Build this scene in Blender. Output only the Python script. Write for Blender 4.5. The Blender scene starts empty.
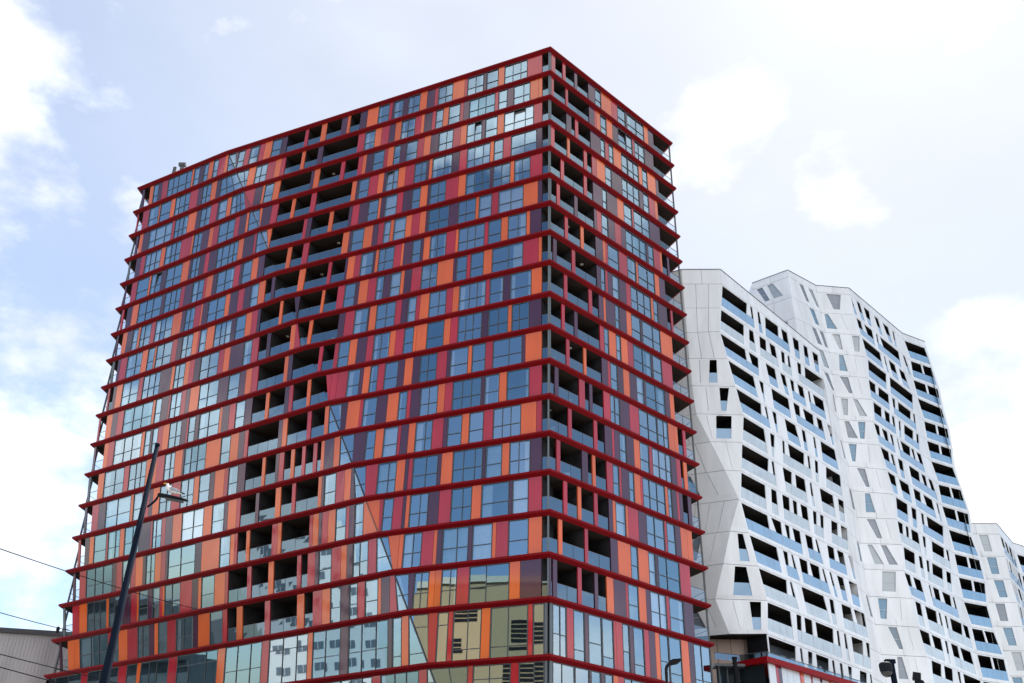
import bpy, math, random
from mathutils import Vector, Matrix
random.seed(11)
C = bpy.context.scene.collection
# ------------------------------------------------------------------ measured tables (metres)
LEFT_FACE = [[["L",0.66,"P",1],["L",1.14,"D",1],["L",1.99,"o",1],["L",2.56,"w",1],["L",3.4,"p",1],["L",3.96,"r",1],["L",4.85,"w",4],["L",8.61,"o",1],["L",8.88,"w",1],["L",9.77,"p",1],["L",10.39,"w",1],["L",11.14,"o",1],["L",11.79,"w",1],["L",12.57,"r",1],["L",13.52,"o",1],["L",14.03,"w",1],["M",36.67,"p",1],["M",36.28,"w",1],["M",35.35,"r",1],["M",34.7,"w",1],["M",33.52,"p",1],["M",33.36,"r",1],["M",32.75,"o",1],["M",31.8,"w",1],["M",30.56,"p",1],["M",29.82,"D",1],["M",27.6,"r",1],["M",27.16,"D",1],["M",25.56,"o",1],["M",24.91,"D",1],["M",23.08,"p",1],["M",22.37,"o",1],["M",22.02,"D",1],["M",20.83,"p",1],["M",19.97,"o",1],["M",18.69,"w",1],["M",17.39,"r",1],["M",17.05,"p",1],["M",16.87,"w",1],["M",15.77,"p",1],["M",15.23,"w",2],["M",13.86,"o",1],["M",13.08,"p",1],["M",12.22,"r",1],["M",11.83,"w",2],["M",10.21,"o",1],["M",8.93,"r",1],["M",8.63,"w",2],["M",6.87,"p",1],["M",6.56,"w",1],["M",5.31,"o",1],["M",4.68,"w",3],["M",2.27,"r",1],["M",0.77,"L",1]],
[["L",0.59,"P",1],["L",0.79,"D",1],["L",1.55,"r",1],["L",2.56,"w",1],["L",4.16,"o",1],["L",4.35,"w",1],["L",6.06,"o",1],["L",6.71,"w",3],["L",9.03,"r",1],["L",10.22,"p",1],["L",10.88,"w",2],["L",12.25,"o",1],["L",13.03,"p",1],["L",13.6,"w",5],["M",34.28,"o",1],["M",33.39,"w",2],["M",31.85,"r",1],["M",30.85,"o",1],["M",30.11,"r",1],["M",29.57,"D",1],["M",27.56,"o",1],["M",27.12,"D",1],["M",25.55,"p",1],["M",24.91,"D",1],["M",20.75,"r",1],["M",19.96,"w",1],["M",18.74,"o",1],["M",18.0,"r",1],["M",17.11,"p",1],["M",16.42,"o",1],["M",15.76,"w",2],["M",14.18,"r",1],["M",13.51,"o",1],["M",13.17,"p",1],["M",12.3,"r",1],["M",11.92,"w",1],["M",11.09,"o",1],["M",10.51,"w",1],["M",9.25,"r",1],["M",8.9,"p",1],["M",8.3,"w",3],["M",5.56,"r",1],["M",5.22,"w",1],["M",4.29,"p",1],["M",3.65,"w",2],["M",1.95,"o",1],["M",1.09,"o",1],["M",0.75,"L",1]],
[["L",1.01,"P",1],["L",1.49,"D",1],["L",1.68,"o",1],["L",2.26,"p",1],["L",3.21,"w",3],["L",6.92,"r",1],["L",7.29,"w",3],["L",9.37,"o",1],["L",10.61,"p",1],["L",11.23,"w",2],["L",12.8,"r",1],["L",13.76,"p",1],["L",13.93,"w",1],["L",15.21,"o",1],["L",15.81,"w",3],["L",18.15,"r",1],["M",32.91,"p",1],["M",31.92,"o",1],["M",31.66,"w",1],["M",30.5,"o",1],["M",29.73,"D",1],["M",25.94,"p",1],["M",25.55,"o",1],["M",24.89,"D",1],["M",22.4,"r",1],["M",21.92,"D",1],["M",20.36,"r",1],["M",19.84,"o",1],["M",19.41,"p",1],["M",18.64,"w",1],["M",17.38,"r",1],["M",16.98,"o",1],["M",16.33,"w",1],["M",15.55,"p",1],["M",14.94,"w",1],["M",13.68,"r",1],["M",12.97,"o",1],["M",12.25,"p",1],["M",11.39,"w",2],["M",9.83,"r",1],["M",9.05,"o",1],["M",8.42,"w",2],["M",6.81,"p",1],["M",6.48,"w",1],["M",5.22,"o",1],["M",4.56,"w",3],["M",1.57,"r",1],["M",0.74,"L",1]],
[["L",0.57,"P",1],["L",0.86,"D",1],["L",1.81,"p",1],["L",2.61,"r",1],["L",3.29,"w",3],["L",5.84,"o",1],["L",6.49,"w",3],["L",8.93,"r",1],["L",10.53,"o",1],["L",10.8,"w",2],["L",12.11,"p",1],["L",13.15,"o",1],["L",13.75,"r",1],["L",14.52,"w",2],["L",16.88,"r",1],["L",17.54,"p",1],["L",18.51,"o",1],["L",18.84,"w",1],["M",31.79,"o",1],["M",31.43,"p",1],["M",30.24,"r",1],["M",29.44,"D",1],["M",27.78,"o",1],["M",27.36,"D",1],["M",25.48,"r",1],["M",24.86,"D",1],["M",20.73,"o",1],["M",20.22,"p",1],["M",19.95,"w",1],["M",18.76,"r",1],["M",17.76,"o",1],["M",17.13,"p",1],["M",16.87,"w",2],["M",15.52,"o",1],["M",14.76,"r",1],["M",13.78,"w",2],["M",12.45,"p",1],["M",12.18,"o",1],["M",11.87,"w",2],["M",9.76,"p",1],["M",9.0,"r",1],["M",8.24,"w",3],["M",5.85,"o",1],["M",5.5,"w",1],["M",4.54,"r",1],["M",3.79,"w",2],["M",1.25,"p",1],["M",0.72,"L",1]],
[["L",0.67,"P",1],["L",0.9,"D",1],["L",1.81,"r",1],["L",2.68,"w",1],["L",4.63,"o",1],["L",4.89,"w",2],["L",6.6,"p",1],["L",7.29,"w",2],["L",9.74,"o",1],["L",10.79,"p",1],["L",11.14,"w",2],["L",12.35,"p",1],["L",13.13,"r",1],["L",13.73,"p",1],["L",14.83,"w",4],["L",17.9,"o",1],["L",18.62,"p",1],["L",20.07,"r",1],["L",20.39,"w",1],["M",30.36,"o",1],["M",29.75,"D",1],["M",25.9,"r",1],["M",25.49,"p",1],["M",24.95,"D",1],["M",22.93,"o",1],["M",22.46,"D",1],["M",20.68,"p",1],["M",20.31,"r",1],["M",19.52,"p",1],["M",18.55,"w",1],["M",17.39,"o",1],["M",17.14,"p",1],["M",16.69,"w",1],["M",15.37,"r",1],["M",14.74,"p",1],["M",13.8,"w",1],["M",12.88,"o",1],["M",12.14,"p",1],["M",11.9,"w",2],["M",10.23,"r",1],["M",8.96,"o",1],["M",8.21,"w",3],["M",5.75,"p",1],["M",5.49,"w",2],["M",3.77,"o",1],["M",3.4,"w",2],["M",1.84,"r",1],["M",0.7,"L",1]],
[["L",0.91,"P",1],["L",1.25,"D",1],["L",1.78,"p",1],["L",2.66,"o",1],["L",3.6,"w",3],["L",7.25,"p",1],["L",7.7,"w",3],["L",10.14,"r",1],["L",10.73,"p",1],["L",11.82,"w",2],["L",13.53,"r",1],["L",13.92,"o",1],["L",14.8,"p",1],["L",15.38,"w",2],["L",17.84,"r",1],["L",18.62,"p",1],["L",18.96,"w",1],["L",20.28,"o",1],["L",21.1,"p",1],["L",21.97,"D",1],["M",27.32,"o",1],["M",26.82,"D",1],["M",25.49,"r",1],["M",24.82,"D",1],["M",21.0,"o",1],["M",20.29,"p",1],["M",19.99,"w",1],["M",18.65,"o",1],["M",17.7,"p",1],["M",17.11,"r",1],["M",16.53,"w",1],["M",15.79,"o",1],["M",15.45,"w",1],["M",14.16,"o",1],["M",13.55,"r",1],["M",12.72,"o",1],["M",12.09,"p",1],["M",11.83,"w",2],["M",9.73,"p",1],["M",8.82,"w",2],["M",7.05,"o",1],["M",6.76,"w",1],["M",5.5,"r",1],["M",4.85,"w",2],["M",2.45,"o",1],["M",1.09,"p",1],["M",0.69,"L",1]],
[["L",0.86,"P",1],["L",1.09,"D",1],["L",1.81,"o",1],["L",2.52,"p",1],["L",3.39,"w",1],["L",4.31,"o",1],["L",4.62,"w",2],["L",6.31,"r",1],["L",6.94,"w",3],["L",9.59,"o",1],["L",10.89,"p",1],["L",11.4,"w",2],["L",12.82,"r",1],["L",13.69,"o",1],["L",13.94,"p",1],["L",14.69,"w",2],["L",17.16,"o",1],["L",17.77,"p",1],["L",18.91,"r",1],["L",19.71,"p",1],["L",20.57,"w",1],["L",21.66,"o",1],["L",22.51,"D",1],["L",23.35,"p",1],["L",23.81,"D",1],["M",25.47,"o",1],["M",24.77,"D",1],["M",22.21,"r",1],["M",21.82,"D",1],["M",20.32,"p",1],["M",20.04,"o",1],["M",19.28,"r",1],["M",18.65,"w",1],["M",17.3,"p",1],["M",17.06,"o",1],["M",16.75,"w",2],["M",15.1,"r",1],["M",14.37,"o",1],["M",14.13,"p",1],["M",13.27,"w",1],["M",12.36,"p",1],["M",12.08,"o",1],["M",11.45,"w",2],["M",9.82,"r",1],["M",8.89,"o",1],["M",8.62,"w",3],["M",6.07,"r",1],["M",5.73,"w",1],["M",4.48,"o",1],["M",3.86,"w",2],["M",2.12,"o",1],["M",1.79,"p",1],["M",0.75,"L",1]],
[["L",0.88,"P",1],["L",1.22,"D",1],["L",1.78,"p",1],["L",2.22,"r",1],["L",3.26,"w",2],["L",5.63,"o",1],["L",6.47,"w",1],["L",7.54,"o",1],["L",7.77,"w",2],["L",10.16,"r",1],["L",10.89,"p",1],["L",11.58,"w",2],["L",13.16,"o",1],["L",13.88,"r",1],["L",14.13,"w",1],["L",15.12,"o",1],["L",16.19,"w",3],["L",18.55,"p",1],["L",19.08,"w",1],["L",20.47,"o",1],["L",21.24,"r",1],["L",22.01,"p",1],["L",22.39,"D",1],["L",24.87,"o",1],["L",25.24,"D",1],["M",25.57,"p",1],["M",24.92,"D",1],["M",22.48,"o",1],["M",22.16,"D",1],["M",20.77,"r",1],["M",20.03,"w",1],["M",18.85,"p",1],["M",18.46,"o",1],["M",17.52,"r",1],["M",16.67,"w",1],["M",15.88,"p",1],["M",15.22,"w",1],["M",14.15,"o",1],["M",13.8,"p",1],["M",13.06,"r",1],["M",12.09,"w",2],["M",10.48,"o",1],["M",8.94,"p",1],["M",8.65,"w",1],["M",7.63,"r",1],["M",7.3,"w",1],["M",6.04,"o",1],["M",5.27,"w",2],["M",2.39,"r",1],["M",0.99,"o",1],["M",0.7,"L",1]],
[["L",1.03,"r",1],["L",1.31,"D",1],["L",1.91,"p",1],["L",2.39,"o",1],["L",3.31,"w",2],["L",5.88,"r",1],["L",6.5,"w",3],["L",9.14,"p",1],["L",10.77,"o",1],["L",11.19,"w",2],["L",12.71,"o",1],["L",13.37,"r",1],["L",14.04,"p",1],["L",14.86,"w",2],["L",17.42,"r",1],["L",18.15,"o",1],["L",18.94,"p",1],["L",20.73,"w",1],["L",21.84,"r",1],["L",22.7,"D",1],["L",23.75,"p",1],["L",24.24,"D",1],["L",26.73,"o",1],["L",27.31,"r",1],["L",28.12,"D",1],["M",23.42,"o",1],["M",23.02,"D",1],["M",20.24,"p",1],["M",19.57,"r",1],["M",18.6,"w",1],["M",17.18,"p",1],["M",17.02,"o",1],["M",16.34,"w",2],["M",14.4,"r",1],["M",13.79,"p",1],["M",13.18,"w",1],["M",12.34,"r",1],["M",11.97,"o",1],["M",11.09,"w",2],["M",9.43,"r",1],["M",8.82,"o",1],["M",8.23,"w",3],["M",5.72,"r",1],["M",5.38,"w",1],["M",4.11,"p",1],["M",3.5,"w",1],["M",1.59,"o",1],["M",0.68,"L",1]],
[["L",0.37,"P",1],["L",0.65,"D",1],["L",1.68,"o",1],["L",2.57,"p",1],["L",3.43,"r",1],["L",4.34,"w",3],["L",8.77,"o",1],["L",9.12,"w",1],["L",10.07,"p",1],["L",11.09,"r",1],["L",11.34,"w",2],["L",12.93,"r",1],["L",13.59,"p",1],["L",14.17,"o",1],["L",15.39,"w",2],["L",18.06,"p",1],["L",19.35,"w",1],["L",20.85,"p",1],["L",21.65,"o",1],["L",22.41,"r",1],["L",23.23,"D",1],["L",26.52,"o",1],["L",26.99,"p",1],["L",27.52,"D",1],["M",21.9,"r",1],["M",21.48,"D",1],["M",20.26,"r",1],["M",19.84,"w",1],["M",18.7,"o",1],["M",17.95,"p",1],["M",16.95,"r",1],["M",16.3,"w",2],["M",14.68,"o",1],["M",14.11,"r",1],["M",13.31,"w",1],["M",12.35,"o",1],["M",12.07,"o",1],["M",11.09,"w",1],["M",9.46,"o",1],["M",8.86,"r",1],["M",8.17,"w",3],["M",5.97,"p",1],["M",5.39,"w",2],["M",3.61,"o",1],["M",3.3,"w",2],["M",1.74,"p",1],["M",0.69,"L",1]],
[["L",0.51,"P",1],["L",0.85,"D",1],["L",2.19,"o",1],["L",2.84,"r",1],["L",3.76,"w",3],["L",7.95,"o",1],["L",8.38,"w",1],["L",9.25,"p",1],["L",9.51,"w",1],["L",10.36,"r",1],["L",11.08,"o",1],["L",11.97,"w",2],["L",13.71,"p",1],["L",14.45,"r",1],["L",14.69,"w",1],["L",15.66,"p",1],["L",16.15,"w",2],["L",18.95,"o",1],["L",19.27,"p",1],["L",20.23,"r",1],["L",21.02,"w",1],["L",22.27,"p",1],["L",23.17,"D",1],["L",24.86,"o",1],["L",25.29,"D",1],["L",27.2,"p",1],["L",27.72,"r",1],["L",28.19,"D",1],["L",29.88,"o",1],["L",30.29,"D",1],["M",20.8,"r",1],["M",20.2,"r",1],["M",19.55,"r",1],["M",18.55,"w",1],["M",17.29,"p",1],["M",16.95,"o",1],["M",16.31,"w",1],["M",15.52,"r",1],["M",14.89,"w",1],["M",13.57,"p",1],["M",12.95,"o",1],["M",12.17,"p",1],["M",11.51,"w",2],["M",9.91,"r",1],["M",9.0,"p",1],["M",8.7,"w",1],["M",7.07,"o",1],["M",6.74,"w",1],["M",5.51,"r",1],["M",4.89,"w",2],["M",2.32,"p",1],["M",2.04,"o",1],["M",0.65,"L",1]],
[["L",0.61,"P",1],["L",0.99,"D",1],["L",2.2,"o",1],["L",3.13,"w",2],["L",6.24,"r",1],["L",6.95,"w",3],["L",9.54,"o",1],["L",11.08,"r",1],["L",12.17,"w",2],["L",13.67,"o",1],["L",14.73,"p",1],["L",14.97,"w",3],["L",17.98,"o",1],["L",19.88,"w",1],["L",21.18,"o",1],["L",22.23,"p",1],["L",22.98,"r",1],["L",23.43,"D",1],["L",27.19,"p",1],["L",27.68,"o",1],["L",28.24,"D",1],["L",30.59,"r",1],["L",31.06,"D",1],["L",32.6,"o",1],["L",33.06,"w",1],["M",18.8,"p",1],["M",18.17,"o",1],["M",16.93,"r",1],["M",16.65,"w",1],["M",15.3,"p",1],["M",14.3,"o",1],["M",13.26,"w",1],["M",12.44,"r",1],["M",12.11,"p",1],["M",11.25,"w",2],["M",9.63,"o",1],["M",9.0,"r",1],["M",8.32,"w",3],["M",5.76,"p",1],["M",5.49,"w",1],["M",4.21,"o",1],["M",3.58,"w",1],["M",1.66,"r",1],["M",0.63,"L",1]],
[["L",0.84,"P",1],["L",1.41,"D",1],["L",2.25,"r",1],["L",3.28,"p",1],["L",4.38,"w",2],["L",8.24,"o",1],["L",8.62,"w",1],["L",9.98,"r",1],["L",11.01,"p",1],["L",11.52,"o",1],["L",12.45,"w",2],["L",14.19,"r",1],["L",15.4,"w",2],["L",17.25,"o",1],["L",17.92,"w",1],["L",19.39,"p",1],["L",20.04,"o",1],["L",21.29,"r",1],["L",21.78,"w",1],["L",23.04,"p",1],["L",23.97,"D",1],["L",26.05,"o",1],["L",26.44,"D",1],["L",27.69,"p",1],["L",28.11,"r",1],["L",28.69,"D",1],["L",29.5,"o",1],["L",29.94,"D",1],["L",30.8,"r",1],["L",31.2,"D",1],["L",32.1,"r",1],["L",32.54,"D",1],["L",33.0,"o",1],["L",33.37,"p",1],["L",34.44,"o",1],["L",35.09,"w",1],["M",17.16,"p",1],["M",16.02,"w",1],["M",15.11,"o",1],["M",14.38,"w",1],["M",13.03,"r",1],["M",12.76,"p",1],["M",12.07,"o",1],["M",11.45,"w",2],["M",9.91,"r",1],["M",8.93,"p",1],["M",8.59,"w",1],["M",7.31,"o",1],["M",6.7,"w",1],["M",5.45,"r",1],["M",4.66,"w",3],["M",2.31,"o",1],["M",1.05,"r",1],["M",0.61,"L",1]],
[["L",0.65,"P",1],["L",1.46,"D",1],["L",2.18,"p",1],["L",2.94,"o",1],["L",3.6,"w",1],["L",5.57,"r",1],["L",5.81,"w",2],["L",7.7,"o",1],["L",8.33,"w",2],["L",10.6,"p",1],["L",12.23,"r",1],["L",12.49,"w",2],["L",13.83,"r",1],["L",14.41,"p",1],["L",15.4,"o",1],["L",16.62,"w",2],["L",19.61,"o",1],["L",20.69,"w",1],["L",22.31,"p",1],["L",22.79,"o",1],["L",23.88,"r",1],["L",24.36,"D",1],["L",26.25,"p",1],["L",26.68,"D",1],["L",28.66,"o",1],["L",29.29,"D",1],["L",30.6,"r",1],["L",31.03,"D",1],["L",33.61,"o",1],["L",34.01,"p",1],["L",34.27,"w",1],["L",35.6,"r",1],["L",36.52,"o",1],["L",37.21,"p",1],["L",37.71,"w",1],["M",15.72,"r",1],["M",14.6,"w",2],["M",12.87,"o",1],["M",12.12,"p",1],["M",11.8,"r",1],["M",11.44,"w",2],["M",9.22,"p",1],["M",8.91,"o",1],["M",7.95,"w",3],["M",5.41,"p",1],["M",5.15,"w",1],["M",3.8,"o",1],["M",3.21,"w",2],["M",1.51,"p",1],["M",0.59,"L",1]],
[["L",0.81,"P",1],["L",1.78,"D",1],["L",2.45,"r",1],["L",3.5,"w",3],["L",7.68,"p",1],["L",8.31,"r",1],["L",9.16,"w",1],["L",10.54,"r",1],["L",11.24,"o",1],["L",12.28,"p",1],["L",12.7,"w",2],["L",14.06,"o",1],["L",14.9,"r",1],["L",15.57,"p",1],["L",15.87,"w",2],["L",19.65,"p",1],["L",20.5,"o",1],["L",22.84,"w",1],["L",24.24,"o",1],["L",24.76,"r",1],["L",25.13,"D",1],["L",26.23,"o",1],["L",26.66,"D",1],["L",29.37,"r",1],["L",30.04,"o",1],["L",30.48,"D",1],["L",33.72,"r",1],["L",34.12,"o",1],["L",34.77,"p",1],["L",35.16,"r",1],["L",35.81,"o",1],["L",36.6,"w",1],["L",37.77,"r",1],["L",38.09,"p",1],["L",38.65,"w",1],["L",39.61,"o",1],["M",14.12,"r",1],["M",13.8,"w",1],["M",12.87,"r",1],["M",12.05,"p",1],["M",11.76,"o",1],["M",11.44,"w",2],["M",9.83,"p",1],["M",8.91,"r",1],["M",7.91,"w",2],["M",6.17,"o",1],["M",5.4,"w",1],["M",3.15,"p",1],["M",2.9,"w",1],["M",1.61,"r",1],["M",0.58,"L",1]],
[["L",0.72,"P",1],["L",1.32,"D",1],["L",2.5,"r",1],["L",3.67,"o",1],["L",4.92,"w",3],["L",8.02,"o",1],["L",8.39,"w",2],["L",10.56,"p",1],["L",11.81,"r",1],["L",12.68,"o",1],["L",12.95,"w",1],["L",14.33,"p",1],["L",14.92,"w",1],["L",16.02,"r",1],["L",16.41,"o",1],["L",16.69,"w",2],["L",18.9,"r",1],["L",20.5,"p",1],["L",21.35,"o",1],["L",21.74,"w",1],["L",23.52,"o",1],["L",24.86,"r",1],["L",25.26,"D",1],["L",27.66,"r",1],["L",28.17,"D",1],["L",30.23,"o",1],["L",30.86,"D",1],["L",33.59,"r",1],["L",34.06,"D",1],["L",34.79,"r",1],["L",35.64,"p",1],["L",36.01,"w",1],["L",37.45,"r",1],["L",38.46,"o",1],["L",39.08,"p",1],["L",39.7,"w",2],["L",41.33,"r",1],["L",42.16,"w",1],["M",13.08,"o",1],["M",12.08,"o",1],["M",11.73,"w",2],["M",10.14,"r",1],["M",9.16,"o",1],["M",8.87,"p",1],["M",8.45,"w",2],["M",6.29,"p",1],["M",6.0,"w",1],["M",4.39,"o",1],["M",4.09,"r",1],["M",3.15,"w",1],["M",1.57,"o",1],["M",0.56,"L",1]],
[["L",1.09,"P",1],["L",2.01,"D",1],["L",3.06,"o",1],["L",4.21,"o",1],["L",5.04,"w",3],["L",9.67,"r",1],["L",10.31,"w",1],["L",11.32,"o",1],["L",12.67,"r",1],["L",14.18,"w",2],["L",15.92,"p",1],["L",16.69,"o",1],["L",17.2,"w",1],["L",18.54,"r",1],["L",19.73,"w",2],["L",22.14,"p",1],["L",22.8,"o",1],["L",24.33,"w",1],["L",26.02,"r",1],["L",26.6,"D",1],["L",27.81,"o",1],["L",28.54,"D",1],["L",31.27,"r",1],["L",31.9,"D",1],["L",35.05,"o",1],["L",35.85,"D",1],["L",36.83,"r",1],["L",37.87,"o",1],["L",38.74,"w",1],["L",39.9,"p",1],["L",40.77,"w",1],["L",41.66,"r",1],["L",42.39,"w",1],["L",43.76,"o",1],["L",44.06,"p",1],["L",44.93,"r",1],["L",45.68,"w",1],["M",11.03,"p",1],["M",10.58,"w",2],["M",9.33,"o",1],["M",8.85,"o",1],["M",8.33,"w",2],["M",7.07,"r",1],["M",6.11,"w",2],["M",2.97,"o",1],["M",2.16,"p",1],["M",0.57,"L",1]],
[["L",1.55,"w",1],["L",2.27,"w",2],["L",6.77,"r",1],["L",7.84,"w",2],["L",11.32,"w",1],["L",12.79,"r",1],["L",14.05,"w",1],["L",15.64,"o",1],["L",16.16,"w",3],["L",20.22,"r",1],["L",21.41,"w",3],["L",26.88,"o",1],["L",27.83,"w",3],["L",32.41,"r",1],["L",33.25,"w",3],["L",37.75,"o",1],["L",38.26,"w",2],["L",41.29,"p",1],["L",42.1,"w",3],["L",46.15,"p",1],["L",46.53,"w",1],["L",47.46,"o",1],["L",48.11,"w",1],["M",9.2,"r",1],["M",8.45,"w",1],["M",7.57,"r",1],["M",7.21,"w",2],["M",5.01,"o",1],["M",4.34,"w",2],["M",1.53,"r",1],["M",1.18,"w",1],["M",0.34,"P",1]],
[["L",2.36,"w",3],["L",7.95,"r",1],["L",9.1,"w",3],["L",13.9,"r",1],["L",14.62,"w",3],["L",20.44,"o",1],["L",21.09,"w",3],["L",24.0,"r",1],["L",24.79,"w",3],["L",29.32,"r",1],["L",30.05,"w",3],["L",33.86,"r",1],["L",34.54,"w",4],["L",39.52,"o",1],["L",40.03,"w",3],["L",42.65,"w",3],["L",45.83,"r",1],["L",46.65,"w",3],["L",50.3,"r",1],["L",51.03,"w",3],["M",5.89,"r",1],["M",5.52,"w",2],["M",2.72,"r",1],["M",2.16,"w",2],["M",0.32,"P",1]]]
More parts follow.
